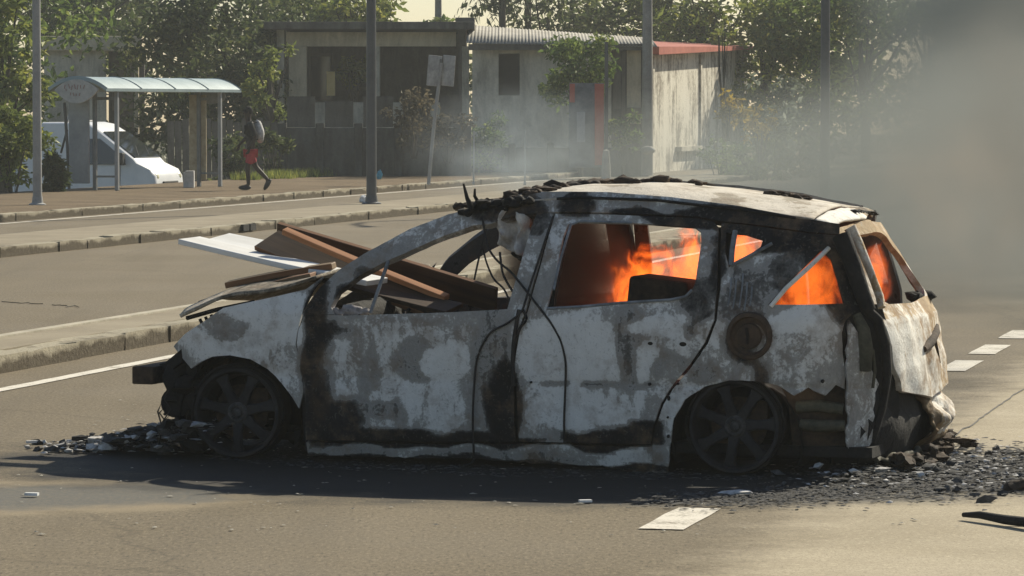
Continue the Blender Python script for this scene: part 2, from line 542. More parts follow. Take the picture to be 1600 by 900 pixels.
TRACE = {     # outlines of the near side panels: (x, z)
 'fender': [(-0.365,0.544),(-0.271,0.61),(-0.139,0.679),(-0.029,0.748),(0.137,0.785),(0.268,0.814),(0.392,0.844),(0.472,0.906),(0.432,0.845),(0.388,0.727),(0.364,0.633),(0.354,0.577),(0.371,0.521),(0.39,0.347),(0.366,0.265),(0.33,0.32),(0.276,0.385),(0.206,0.452),(0.115,0.5),(0.006,0.517),(-0.09,0.508),(-0.161,0.48),(-0.23,0.442)],
 'front_door': [(0.468,0.725),(0.611,0.722),(0.81,0.731),(1.137,0.746),(1.437,0.766),(1.461,0.896),(1.51,1.225),(1.593,1.217),(1.566,0.988),(1.531,0.765),(1.489,0.639),(1.463,0.501),(1.473,0.348),(1.474,0.132),(0.934,0.12),(0.395,0.111),(0.403,0.26),(0.39,0.384),(0.371,0.521),(0.361,0.58),(0.371,0.649),(0.405,0.721)],
 'rear_door': [(1.603,1.217),(1.579,0.988),(1.544,0.765),(1.505,0.655),(1.479,0.501),(1.489,0.348),(1.493,0.133),(2.148,0.139),(2.163,0.213),(2.205,0.336),(2.252,0.412),(2.346,0.52),(2.421,0.627),(2.464,0.733),(2.466,0.881),(2.431,1.159),(2.4,1.188),(2.319,1.202),(1.87,1.216)],
 'rear_door_hole': [(1.68,1.169),(1.717,1.179),(2.038,1.176),(2.311,1.16),(2.346,1.14),(2.358,1.087),(2.356,0.909),(2.338,0.849),(2.309,0.831),(1.937,0.801),(1.636,0.775),(1.659,0.929),(1.666,1.109)],
 'quarter': [(2.439,1.183),(2.671,1.161),(2.867,1.139),(3.01,1.127),(3.055,1.033),(3.1,0.914),(3.133,0.801),(3.101,0.773),(3.073,0.738),(3.058,0.679),(3.063,0.589),(3.074,0.484),(3.069,0.416),(3.033,0.435),(2.992,0.391),(2.942,0.409),(2.914,0.424),(2.849,0.387),(2.772,0.433),(2.664,0.452),(2.54,0.452),(2.415,0.419),(2.321,0.354),(2.265,0.262),(2.242,0.124),(2.226,0.005),(2.15,0.003),(2.157,0.13),(2.176,0.214),(2.218,0.33),(2.265,0.407),(2.359,0.514),(2.436,0.621),(2.479,0.733),(2.482,0.881)],
 'quarter_hole1': [(2.469,1.138),(2.567,1.13),(2.655,1.105),(2.648,1.072),(2.578,1.021),(2.507,0.976),(2.481,1.044)],
 'quarter_hole2': [(2.942,1.063),(2.989,1.019),(3.029,0.916),(3.061,0.815),(2.902,0.811),(2.719,0.808),(2.828,0.939)],
 'sill': [(0.394,0.095),(0.933,0.104),(1.473,0.12),(2.153,0.124),(2.15,0.003),(2.023,0.002),(1.898,0.023),(1.642,0.025),(1.32,0.04),(0.926,0.035),(0.595,0.037),(0.393,0.031)],
 'a_pillar': [(0.468,0.725),(0.405,0.721),(0.385,0.69),(0.408,0.764),(0.464,0.851),(0.55,0.938),(0.668,1.019),(0.876,1.137),(1.058,1.209),(1.213,1.25),(1.367,1.294),(1.524,1.32),(1.561,1.229),(1.388,1.203),(1.285,1.166),(1.201,1.159),(1.049,1.103),(0.898,1.034),(0.776,0.978),(0.655,0.909),(0.567,0.837),(0.535,0.766),(0.558,0.727)],
 'roof_rail': [(1.508,1.32),(1.621,1.323),(1.848,1.322),(2.173,1.3),(2.496,1.264),(2.865,1.204),(3.003,1.181),(3.009,1.133),(2.866,1.145),(2.669,1.17),(2.437,1.191),(2.398,1.197),(2.317,1.211),(1.868,1.225),(1.643,1.227),(1.531,1.22)],
 'corner_strip': [(3.087,0.738),(3.129,0.646),(3.146,0.556),(3.18,0.479),(3.184,0.433),(3.171,0.314),(3.165,0.164),(3.127,0.09),(3.091,0.102),(3.073,0.169),(3.074,0.32),(3.074,0.559)],
}

def ysurf(x, z):
    y = 0.0
    if z > .72: y += .27 * ((z - .72) / .56) ** 1.4
    if z < .3: y += .05 * ((.3 - max(z, 0)) / .3) ** 2
    if x < 0: y += .30 * (x / .5) ** 2
    if x > 2.85: y += .25 * ((x - 2.85) / .35) ** 2
    return min(y, .5)

def near(off=0.0, dent=.006, crease=True):
    def f(x, z):
        y = ysurf(x, z) + off
        y += dent * noise.fractal(Vector((x * 4, z * 4, 1.3)), 1, 2, 3)
        if crease: y += .008 * math.exp(-((z - .42) / .018) ** 2) - .012 * math.exp(-((z - .62) / .16) ** 2)
        return (x, y, z)
    return f
def far(off=0.0, dent=.012):
    def f(x, z):
        p = near(off, dent)(x + 0.0, z)
        return (p[0], W - p[1], p[2])
    return f

# burn marks: (x, z, half length, half height, soot)
BURN = [
    (0.10, 0.66, .50, .17, .16), (-.05, .66, .16, .07, .42), (0.30, .50, .10, .12, .30),
    (0.47, .45, .085, .45, .93), (0.62, .68, .14, .07, .86), (0.80, .715, .30, .05, .40),
    (0.85, .47, .34, .24, .30), (0.98, .52, .12, .10, .55), (1.13, .50, .13, .09, .10), (0.84, .27, .20, .05, .58), (1.07, .29, .17, .12, .22),
    (0.72, .50, .07, .16, .45), (1.36, .50, .085, .28, .52), (1.42, .30, .09, .20, .97),
    (1.00, .13, .60, .035, .97), (0.55, .20, .14, .10, .85),
    (1.52, .95, .10, .26, .36), (1.50, 1.18, .10, .06, .70),
    (1.75, .56, .26, .18, .10), (1.72, .62, .11, .09, .22), (2.03, .32, .22, .13, .30), (1.78, .28, .24, .10, .18), (1.95, .42, .36, .012, .55),
    (2.05, .60, .07, .20, .56), (2.14, .53, .065, .075, .10), (2.17, .69, .14, .05, .20), (2.34, .64, .09, .14, .25), (2.25, .52, .09, .07, .50),
    (1.98, .16, .28, .045, .97), (2.12, .19, .14, .06, .95), (2.38, .82, .10, .10, .72), (2.36, .72, .03, .08, .65),
    (2.26, .32, .08, .22, .24), (2.45, .52, .12, .10, .30), (2.48, .67, .05, .12, .22), (2.42, .47, .08, .05, .55),
    (2.64, .66, .13, .13, .85), (2.69, .54, .05, .14, .72), (2.90, .60, .21, .16, .34), (2.90, .73, .22, .06, .16), (3.0, .47, .10, .06, .42),
    (2.55, .86, .16, .12, .58), (2.80, .95, .12, .10, .66), (2.75, 1.12, .34, .07, .98), (2.95, 1.12, .16, .12, .97), (3.07, .95, .09, .22, .95),
    (2.50, 1.00, .03, .12, .30), (2.45, 1.02, .04, .16, .85),
    (1.9, 1.24, .30, .03, .40), (1.70, 1.25, .10, .06, .88), (2.05, 1.22, .16, .02, .97), (2.45, 1.21, .40, .045, .93), (2.2, 1.27, .3, .012, .5),
    (1.05, 1.08, .24, .12, .34), (0.80, .95, .18, .10, .45), (0.66, .84, .09, .10, .78), (0.46, .75, .06, .10, .95), (1.35, 1.24, .20, .08, .80), (0.55, .92, .10, .05, .42),
    (0.62, .06, .22, .035, .45), (1.35, .06, .40, .02, .50), (2.02, .06, .14, .05, .28), (1.3, .02, 1.2, .025, .92),
]
RUST = [(2.64, .66, .13, .12, .9), (2.69, .52, .04, .14, .6), (3.07, .34, .05, .10, .5), (.47, .33, .05, .16, .55), (2.62, .80, .10, .05, .6), (.05, .60, .14, .05, .35)]
def blot(lst, base):
    def f(co):
        v = base
        wob = noise.noise_vector(Vector((co.x * 6, co.z * 6, 3))) * .035
        for x, z, rx, rz, s in lst:
            d = math.hypot((co.x + wob.x - x) / rx, (co.z + wob.y - z) / rz)
            if d < 1.3:
                k = max(0.0, min(1.0, (1.22 - d) / .40)); k = k * k * (3 - 2 * k)
                v += (s - v) * k
        return v
    return f
SIDE_ATTR = {'soot': blot(BURN, .36), 'rust': blot(RUST, 0.0)}

def burnt_paint(name, light, mid, dark=(.013, .0122, .012), soot=None, amp=.75, rust_col=(.095, .058, .034), warm=None):
    """burnt body metal: white oxide, grey primer and black soot; soot=None takes the panel's own burn marks"""
    t = NT(name)
    v = t.coords('Object')
    if soot is None:
        a = t.n('ShaderNodeAttribute'); a.attribute_name = 'soot'; s = a.outputs['Fac']
        r = t.n('ShaderNodeAttribute'); r.attribute_name = 'rust'; rs = r.outputs['Fac']
    else:
        s = soot; rs = warm if warm is not None else 0.0
    big = t.noise(v, 3.4, 7, 0.62, 1.6)
    med_ = t.noise(t.mapping(v, scale=(1, 1, .7)), 12, 6, 0.7, 1.8)
    fine = t.noise(v, 70, 4, 0.7)
    drip = t.noise(t.mapping(v, scale=(1, 1, .12)), 26, 3, 0.6)
    f = t.math('ADD', t.math('MULTIPLY', big, .40), t.math('MULTIPLY', med_, .38))
    f = t.math('ADD', f, t.math('MULTIPLY', drip, .22))
    x = t.math('ADD', s, t.math('MULTIPLY', t.math('SUBTRACT', f, .5), amp * 1.6))
    x = t.math('ADD', x, t.math('MULTIPLY', t.math('SUBTRACT', fine, .5), .28))
    lm = tuple((Vector(light) * .62 + Vector(mid) * .38))
    dk = tuple(Vector(dark) * 2.2)
    col = t.ramp(x, [(0.0, light), (.26, tuple(Vector(light) * .90)), (.305, lm), (.345, tuple(Vector(mid) * 1.05)), (.51, tuple(Vector(mid) * .78)), (.555, tuple(Vector(mid) * .50)), (.67, tuple(Vector(mid) * .26)), (.77, dk), (1.0, dark)])
    # pale rims where the coating has lifted along the edge of a scorch
    rim_ = t.math('MULTIPLY', t.maprange(x, .49, .535), t.maprange(x, .58, .545))
    col = t.mix(t.math('MULTIPLY', rim_, .30), col, tuple(Vector(light) * .8))
    # scale flakes
    fl = t.maprange(t.noise(v, 38, 2, 0.5, 2.0), .62, .68)
    col = t.mix(t.math('MULTIPLY', fl, .35), col, tuple(Vector(mid) * .55))
    rn = t.maprange(t.noise(v, 9, 5, .7), .40, .62)
    col = t.mix(t.math('MULTIPLY', rs, rn), col, rust_col)
    col = t.mix(t.math('MULTIPLY', t.maprange(t.noise(v, 5.5, 5, .7), .50, .66), .50), col, (.19, .125, .075))
    h = t.math('ADD', t.math('MULTIPLY', med_, 1.0), t.math('MULTIPLY', fine, .5))
    t.principled(col, .82, 0, .22, bump=h, bstr=.5, bdist=.012)
    return t.m

M['shell'] = burnt_paint('burnt_body_paint', (.74, .73, .70), (.33, .315, .29))
M['shell_top'] = burnt_paint('scorched_sunlit_roof_paint', (.62, .56, .47), (.34, .29, .22), soot=None, amp=.8)  # scorched paint toned cream to carry the warm sunlight on top
M['shell_tail'] = burnt_paint('scorched_tailgate_paint', (.80, .77, .70), (.44, .33, .20), soot=None, amp=.7, rust_col=(.22, .13, .055))
M['shell_far'] = burnt_paint('sooty_inner_metal', (.22, .22, .22), (.085, .082, .08), soot=.52, amp=.7)
M['char'] = mottled('charred_black', (.007, .0066, .0064), (.024, .022, .0205), 8, .9, 60, bstr=.8, bdist=.02)
M['char_brown'] = mottled('charred_rusty', (.014, .012, .011), (.085, .055, .035), 6, .9, 45, bstr=.8, bdist=.02)
M['rim'] = mottled('sooty_alloy', (.010, .0095, .010), (.036, .034, .035), 7, .75, 60, bstr=.5)
M['rust'] = mottled('rusted_steel', (.032, .023, .018), (.095, .060, .038), 9, .85, 50, bstr=.6)
M['cable'] = mottled('burnt_cable', (.012, .011, .011), (.04, .037, .034), 20, .8, 60)
M['pale_cloth'] = mottled('pale_scorched_cloth', (.30, .27, .25), (.80, .76, .70), 7, .95, 40, bstr=.8, bdist=.02)
M['ash_cloth'] = mottled('burnt_fibre_mat', (.10, .09, .10), (.46, .42, .40), 9, .95, 40, bstr=.8, bdist=.02)
M['olive'] = mottled('scorched_inner_panel', (.035, .033, .022), (.115, .105, .07), 5, .8, 40, bstr=.4)

def carpanel(name, key, mat, holes=(), off=0.0, thick=.014, grid=.026, rag=0.0, lab=None, parent=None, surf=None, seed=1):
    o = panel(name, TRACE[key], surf or near(off), mat, parent or CAR, [TRACE[h] for h in holes], grid, thick, attrs=SIDE_ATTR, rag=rag, seed=seed)
    if lab: o['label'] = lab
    return o

fender = carpanel('fender', 'fender', M['shell'])
fdoor = carpanel('front_door', 'front_door', M['shell'])
rdoor = carpanel('rear_door', 'rear_door', M['shell'], ['rear_door_hole'])
quart = carpanel('quarter_panel', 'quarter', M['shell'], ['quarter_hole1', 'quarter_hole2'], rag=.004)
sill = carpanel('sill', 'sill', M['shell'], off=.012, rag=.010, thick=.05)
apil = carpanel('windscreen_pillar', 'a_pillar', M['shell'], off=-.004, thick=.045, rag=.002)
rail = carpanel('roof_rail', 'roof_rail', M['shell'], off=-.002, thick=.05)
brk = carpanel('bumper_bracket', 'corner_strip', M['shell'], off=-.012, rag=.012, seed=5)

# door openings and inner frames seen through the shut lines
def rect(x0, z0, x1, z1): return [(x0, z0), (x1, z0), (x1, z1), (x0, z1)]
panel('body_frame', rect(.37, .06, 1.60, .70), near(.07, .004, False), M['char'], CAR, grid=.08, thick=.03)
panel('body_frame', rect(1.50, .06, 2.22, .70), near(.075, .004, False), M['char'], CAR, grid=.08, thick=.03)
panel('centre_pillar', [(1.44, .70), (1.64, .70), (1.67, 1.22), (1.52, 1.22)], near(.065, .004, False), M['char'], CAR, grid=.08, thick=.03)
panel('body_frame', [(2.37, .48), (2.52, .44), (2.50, 1.16), (2.38, 1.16)], near(.06, .004, False), M['char'], CAR, grid=.08, thick=.02)
# metal edge round the small side windows and the fallen strip along the rear one
def strip_along(name, pts, w, off, mat, d=.012):
    m = MB()
    P = [Vector((x, ysurf(x, z) + off, z)) for x, z in pts]
    m.tube(P, w, 6)
    return m.build(name, mat, CAR, 50)
strip_along('window_frame', [(2.735, .80), (2.80, .885), (2.90, .985), (2.975, 1.072)], .011, -.010, M['shell_tail'])
strip_along('window_frame', [(2.52, .985), (2.515, 1.06), (2.515, 1.145)], .013, -.006, mottled('bare_grey_metal', (.10, .11, .12), (.27, .29, .31), 9, .7, 50))
strip_along('window_frame', [(2.52, .985), (2.62, 1.04), (2.705, 1.09)], .009, -.006, bpy.data.materials['bare_grey_metal'])
strip_along('window_frame', [(1.637, .772), (1.80, .783), (2.02, .806), (2.24, .822), (2.315, .838), (2.345, .87)], .008, -.004, bpy.data.materials['bare_grey_metal'])
strip_along('window_frame', [(1.66, .86), (1.672, 1.0), (1.695, 1.165), (1.74, 1.182), (2.0, 1.178)], .007, -.003, bpy.data.materials['bare_grey_metal'])
strip_along('window_divider', [(.796, .985), (.77, .86), (.738, .735)], .009, .004, bpy.data.materials['bare_grey_metal'])
# scorch ridges below the small window
for k, (x, z0, z1) in enumerate(((2.53, .80, .93), (2.555, .79, .92), (2.585, .79, .95), (2.61, .78, .91), (2.635, .80, .89))):
    strip_along('drip', [(x, z1), (x + .003, (z0 + z1) / 2), (x - .002, z0)], .004, -.007, bpy.data.materials['bare_grey_metal'])
# latch slots
for x, z, w, h in ((1.265, .585, .022, .012), (1.385, .583, .026, .016), (2.155, .617, .022, .012), (2.315, .617, .032, .016), (2.15, .425, .01, .01), (2.29, .43, .008, .008), (2.245, .36, .01, .016), (2.24, .27, .008, .008), (2.24, .18, .009, .012), (2.98, .455, .013, .013), (1.56, .42, .008, .008)):
    m = MB()
    m.lathe((x, ysurf(x, z) - .014, z), (0, 1, 0), [(0, .0), (0, w * .55), (.004, w * .6), (.02, w * .6), (.02, 0)], 10)
    o = m.build('latch_hole', M['char'], CAR)
    o.data.transform(Matrix.Translation((0, 0, z)) @ Matrix.Diagonal((1, 1, h / w * 1.2, 1)) @ Matrix.Translation((0, 0, -z)))
# fuel filler: recessed rusted bowl with cap
m = MB()
c0 = (2.638, ysurf(2.638, .66) - .016, .661)
m.lathe(c0, (0, 1, 0), [(.012, .115), (-.006, .108), (-.010, .092), (.004, .084), (.010, .062), (-.008, .056), (-.012, .02), (-.012, 0)], 28)
ff = m.build('fuel_filler', M['rust'], CAR, 40)
m = MB(); m.tube([(2.628, c0[1] - .014, .70), (2.636, c0[1] - .016, .66), (2.632, c0[1] - .014, .625)], .008, 6)
m.build('filler_cap_grip', M['char_brown'], ff)
# dangling burnt mirror stub at the front window corner
m = MB(); m.lump((.63, .02, .745), (.06, .025, .025), 3, .5); m.lump((.70, .025, .742), (.035, .02, .018), 5, .5); m.lump((.55, .02, .73), (.04, .02, .03), 8, .5)
m.build('mirror_stub', M['ash_cloth'], CAR, 60)

# ---- bonnet: thin buckled sheet, front edge lifted
def bonnet_pt(u, v):
    """u 0 front .. 1 windscreen; v 0 near .. 1 far"""
    edge = -.30 - .14 * math.sin(math.pi * v) ** .8
    x = edge + (.43 - edge) * u
    y = .04 + .04 * (1 - u) + v * (W - .08 - .08 * (1 - u))
    z0 = [.702, .748, .790, .818, .838, .852, .872, .90]
    q = u * (len(z0) - 1); i = min(int(q), len(z0) - 2)
    z = z0[i] + (z0[i + 1] - z0[i]) * (q - i)
    z += .045 * math.sin(math.pi * v) + .010 * noise.fractal(Vector((x * 3, y * 3, 9)), 1, 2, 3)
    return Vector((x, y, z))
m = MB()
nu, nv = 26, 36
for i in range(nu + 1):
    for j in range(nv + 1): m.v.append(tuple(bonnet_pt(i / nu, j / nv)))
for i in range(nu):
    for j in range(nv):
        a = i * (nv + 1) + j
        m.f.append((a, a + 1, a + nv + 2, a + nv + 1))
bon = m.build('bonnet', M['shell_top'], CAR, 50)
s = bon.modifiers.new('thick', 'SOLIDIFY'); s.thickness = .016; s.offset = -1
at = bon.data.attributes.new('soot', 'FLOAT', 'POINT'); at.data.foreach_set('value', [.35 + .25 * (v.co.x > -.1) for v in bon.data.vertices])
bon.data.attributes.new('rust', 'FLOAT', 'POINT')
m = MB()
for k in range(9):
    x = -.20 + k * .03; m.tube([(x, .10, .685 + k * .011), (x + .01, .11, .655 + k * .010)], .009, 5)
m.tube([(-.27, .10, .688), (-.1, .10, .735), (.1, .08, .775)], .012, 6)
m.build('bonnet_edge', M['char'], CAR, 50)

# ---- roof
def roof_z(x):
    P = [(1.10, 1.232), (1.34, 1.318), (1.6, 1.342), (2.0, 1.352), (2.33, 1.322), (2.65, 1.275), (2.92, 1.238), (3.02, 1.205)]
    for (a, za), (b, zb) in zip(P, P[1:]):
        if x <= b: return za + (zb - za) * (x - a) / (b - a)
    return P[-1][1]
def rail_z(x):
    P = [(1.10, 1.21), (1.34, 1.268), (1.7, 1.295), (2.1, 1.285), (2.5, 1.245), (2.9, 1.195), (3.02, 1.170)]
    for (a, za), (b, zb) in zip(P, P[1:]):
        if x <= b: return za + (zb - za) * (x - a) / (b - a)
    return P[-1][1]
def roof_pt(u, v, u0=1.16, u1=2.88):
    front = u0 - .08 * math.sin(math.pi * v)
    x = front + (u1 - front) * u
    zr, zc = rail_z(x), roof_z(x)
    yn = ysurf(x, zr) - .004
    y = yn + v * (W - 2 * yn)
    k = 1 - abs(2 * v - 1) ** 3.2
    z = zr + .004 + (zc - zr) * k
    z += (.014 * noise.fractal(Vector((x * 2.2, y * 2.2, 4)), 1, 2, 3)) * min(1, 6 * v * (1 - v))
    return Vector((x, y, z))
def sheet(name, fn, nu, nv, mat, soot, rust=lambda c: 0.0, thick=.012, parent=CAR):
    m = MB()
    for i in range(nu + 1):
        for j in range(nv + 1): m.v.append(tuple(fn(i / nu, j / nv)))
    for i in range(nu):
        for j in range(nv):
            a = i * (nv + 1) + j
            m.f.append((a, a + 1, a + nv + 2, a + nv + 1))
    o = m.build(name, mat, parent, 50)
    for an, f in (('soot', soot), ('rust', rust)):
        at = o.data.attributes.new(an, 'FLOAT', 'POINT'); at.data.foreach_set('value', [f(v.co) for v in o.data.vertices])
    if thick:
        s = o.modifiers.new('thick', 'SOLIDIFY'); s.thickness = thick; s.offset = -1
    return o
def roof_soot(c):
    v = .16 + .42 * (noise.fractal(Vector((c.x * 4, c.y * 6, 2)), 1, 2, 4))
    if c.x < 1.5: v += (1.5 - c.x) * 1.9
    if c.y > 1.0: v += .35 * (c.y - 1.0)
    if c.x > 2.35: v += .10
    return v
roof = sheet('roof', roof_pt, 44, 34, M['shell_top'], roof_soot, lambda c: .25 if c.x < 1.6 else 0)
# dark gutter seam between roof skin and rail
m = MB()
m.tube([(x, ysurf(x, rail_z(x)) - .008, rail_z(x) + .001) for x in [1.6 + .1 * k for k in range(13)]], .007, 5)
m.build('roof_gutter', M['char'], CAR, 50)
# char and melted trim left on the roof
m = MB()
rng = random.Random(5)
for k in range(150):
    x = rng.triangular(1.05, 2.15, 1.55); v = rng.uniform(.55, .97)
    p = roof_pt((x - 1.1) / 1.78, v)
    r = rng.uniform(.010, .032)
    m.lump((x, p.y, p.z + r * .4), (r * rng.uniform(1, 2.2), r * rng.uniform(.8, 1.6), r * rng.uniform(.5, 1.1)), k, .6, 1)
for k in range(110):
    x = rng.uniform(1.06, 1.50); v = rng.uniform(.02, .5)
    p = roof_pt(max(0, (x - 1.15) / 1.73), v)
    r = rng.uniform(.008, .028)
    m.lump((x, p.y, p.z + r * .5), (r * rng.uniform(1, 2.4), r, r * rng.uniform(.5, 1.2)), k + 200, .6, 1)
for k in range(26):
    x = rng.uniform(2.50, 2.68); p = roof_pt((x - 1.1) / 1.78, rng.uniform(.45, .7)); r = rng.uniform(.008, .02)
    m.lump((x, p.y, p.z + r * .4), (r * 2, r, r * .8), k + 400, .6, 1)
tag(m.build('roof_char', M['char_brown'], CAR, 60), kind='stuff')
# curled strips standing up at the front roof corner
m = MB()
m.tube([(1.19, .21, 1.23), (1.165, .20, 1.29), (1.150, .19, 1.36)], [.020, .011, .005], 6)
m.tube([(1.24, .22, 1.23), (1.215, .22, 1.27), (1.20, .21, 1.30), (1.205, .2, 1.335)], [.020, .012, .008, .005], 6)
for k in range(16):
    m.lump((1.14 + k * .022, .22 + .02 * rng.random(), 1.205 + .05 * rng.random() + k * .003), (.03, .03, .022), k + 40, .7, 1)
m.build('melted_trim', M['char'], CAR, 60)
# hanging headlining scrap
def scrap_pt(u, v):
    x = 1.285 + .17 * v + .045 * u * (1 if v > .4 else .6) + .012 * math.sin(u * 9 + v * 7)
    z = 1.262 - u * (.25 - .10 * abs(v - .62)) - .05 * v * (1 - u)
    y = .235 + .04 * math.sin(v * 13 + u * 4) + .03 * noise.noise(Vector((u * 5, v * 5, 2)))
    return Vector((x, y, z))
sheet('headlining_scrap', scrap_pt, 18, 18, M['pale_cloth'], lambda c: .3, thick=.006)
m = MB(); m.lump((1.43, .31, 1.005), (.04, .03, .028), 77, .5); m.lump((1.385, .31, 1.02), (.03, .025, .02), 78, .5)
m.build('melted_grip', M['char'], CAR, 60)

# ---- tail: rear face surface  x = xr(y, z)
PR = [(0, 3.26), (.12, 3.33), (.24, 3.36), (.34, 3.315), (.5, 3.30), (.72, 3.255), (.80, 3.205), (1.12, 3.01), (1.2, 2.955), (1.3, 2.88)]
def xr(y, z, k=.15):
    for (a, xa), (b, xb) in zip(PR, PR[1:]):
        if z <= b:
            x = xa + (xb - xa) * (z - a) / (b - a); break
    else: x = PR[-1][1]
    return x - k * abs((y - .86) / .8) ** 2.6
def tail(off=0.0, dent=.022):
    def f(y, z): return (xr(y, z) + off + dent * noise.fractal(Vector((y * 4, z * 4, 7)), 1, 2, 3), y, z)
    return f
def tail_soot(c):
    v = .20
    if c.z > .95: v = .42
    if c.y > 1.0 and c.z < .8: v += .12
    if c.y < .22: v += (.22 - c.y) * 1.6
    if .74 < c.z < .80: v += .1
    return v
def tail_rust(c):
    r = 0
    if c.z > .70: r = .8
    if c.y > .80 and c.z < .76: r = max(r, .9)
    if c.z < .48: r = max(r, .6)
    r = max(r, .9 * math.exp(-(((c.y - .9) / .22) ** 2 + ((c.z - .60) / .05) ** 2)))
    return r
TA = {'soot': tail_soot, 'rust': tail_rust}
tg = panel('tailgate', [(.40, .39), (.33, .50), (.31, .62), (.31, .72), (.30, .80), (.30, .92), (.35, 1.08), (.37, 1.155), (.86, 1.185), (1.35, 1.155), (1.37, 1.08), (1.42, .92), (1.47, .80), (1.53, .72), (1.55, .62), (1.52, .50), (1.46, .38), (.86, .33)],
           tail(), M['shell_tail'], CAR, [[(.43, .815), (.46, .92), (.50, 1.04), (.54, 1.095), (.62, 1.115), (.86, 1.125), (1.10, 1.115), (1.20, 1.09), (1.25, 1.02), (1.30, .90), (1.33, .83), (1.28, .80), (.86, .785), (.50, .795)]], .035, .03, attrs=TA)
# number plate recess and tailgate handle hollow
m = MB()
m.tube([(xr(.78, .565) + .002, .78, .565), (xr(.95, .59) + .002, .95, .590), (xr(1.15, .63) + .002, 1.15, .625), (xr(1.3, .66), 1.3, .65)], [.016, .026, .022, .012], 8)
m.tube([(xr(1.08, .60), 1.08, .60), (xr(1.09, .54), 1.09, .54), (xr(1.12, .48), 1.12, .48)], [.010, .008, .003], 6)
m.build('plate_recess', M['char_brown'], tg, 60)
# charred lump at the far lower corner of the rear window
m = MB()
for k in range(9):
    m.lump((3.13 + .02 * rng.random(), 1.18 + .030 * k * .7, .792 + .018 * rng.random()), (.035, .03, .026), k + 60, .6, 1)
m.lump((3.165, 1.36, .79), (.05, .03, .03), 71, .5)
m.build('wiper_remains', M['char'], tg, 60)
# roof end / spoiler: light metal lip
def spoiler_pt(u, v):
    x0 = 2.885; x1 = 3.0 - .10 * max(0, v - .35) - .05 * abs(2 * v - 1)
    x = x0 + (x1 - x0) * u
    zr, zc = rail_z(x) + .002, roof_z(x)
    yn = .235 + .10 * u
    y = yn + v * (W - 2 * yn)
    return Vector((x, y, zr + (zc - zr) * (1 - abs(2 * v - 1) ** 2.6) - .02 * u * u + .006 * noise.noise(Vector((x * 9, y * 9, 1)))))
sheet('spoiler', spoiler_pt, 10, 30, M['shell_tail'], lambda c: .18 + (.45 if c.y > .9 else 0), thick=.012)
m = MB()
for k in range(14):
    m.lump((2.915 + .03 * rng.random(), .80 + k * .038, 1.228 - .002 * k), (.03, .03, .010), k + 90, .6, 1)
m.build('spoiler_char', M['char'], CAR, 60)
# rear bumper remains: crumpled melted shell along the lower rear
def bump_pt(u, v):
    y = .80 + v * .76
    z = .09 + u * .25
    z += .045 * noise.fractal(Vector((y * 9, 1.7, 3)), 1, 2, 3) * (1 - u)
    x = xr(y, z) - .045 + .035 * math.sin(u * 3.1) + .050 * noise.fractal(Vector((y * 8, z * 13, 3)), 1, 2.2, 4)
    return Vector((x, y, z))
sheet('rear_bumper', bump_pt, 14, 34, M['shell_tail'], lambda c: .22 + .5 * (c.y < .90) + .4 * (c.z < .14) + .3 * noise.noise(c * 9), lambda c: .6, thick=.012)
m = MB()
P_ = []
for k in range(22):
    y = .22 + .03 * k
    P_.append((xr(y, .1) - .05 + .02 * noise.noise(Vector((y * 20, 0, 5))), y, .075 + .03 * noise.noise(Vector((y * 14, 3, 1)))))
m.tube(P_, [.014 + .010 * abs(noise.noise(Vector((k * .9, 2, 2)))) for k in range(22)], 6)
m.build('bumper_edge', M['olive'], CAR, 60)
panel('lamp_recess', rect(.14, .10, .55, .79), tail(-.09), M['char'], CAR, grid=.06, thick=.02)
panel('rear_valance', rect(.18, .07, 1.5, .42), tail(-.10), M['char'], CAR, grid=.06, thick=.02)
m = MB()
for k in range(24):
    m.lump((3.22 + .14 * rng.random(), .25 + k * .055 + .03 * rng.random(), .03 + .07 * rng.random()), (rng.uniform(.02, .07), rng.uniform(.02, .06), rng.uniform(.008, .03)), k + 120, 1.1, 2)
m.build('melted_bumper', M['char_brown'], CAR, 60)
# tail lamp openings: dark recess with an inner panel and a post
panel('lamp_recess', [(2.98, .06), (3.20, .06), (3.24, .30), (3.22, .62), (3.17, .80), (3.02, .80)], near(.12, .008, False), M['char'], CAR, grid=.06, thick=.02)
m = MB()
m.tube([(3.145, .15, .80), (3.205, .18, .735), (3.235, .21, .62), (3.24, .23, .48), (3.215, .23, .32), (3.17, .21, .16)], [.024, .026, .026, .022, .020, .018], 10)
m.build('corner_post', M['char'], CAR, 60)
m = MB()
m.tube([(3.115, .135, .765), (3.150, .13, .69), (3.162, .13, .60), (3.158, .135, .50)], [.02, .030, .034, .028], 10)
m.tube([(3.19, .145, .60), (3.20, .15, .50), (3.19, .15, .42)], .008, 6)
m.build('lamp_housing', M['olive'], CAR, 60)
m = MB()
m.tube([(3.03, .17, 1.13), (3.09, .15, 1.0), (3.14, .14, .86), (3.17, .15, .78)], [.045, .042, .038, .035], 10)
m.build('rear_pillar', M['char'], CAR, 60)
m = MB()
m.tube([(3.04, .30, 1.165), (3.085, .31, 1.08), (3.14, .31, .95), (3.185, .30, .84), (3.20, .28, .79)], [.030, .022, .02, .02, .02], 8)
m.build('tailgate_frame', M['shell_tail'], CAR, 60)
for an, val in (('soot', .30), ('rust', .5)):
    d = bpy.data.objects['tailgate_frame'].data
    a_ = d.attributes.new(an, 'FLOAT', 'POINT'); a_.data.foreach_set('value', [val] * len(d.vertices))
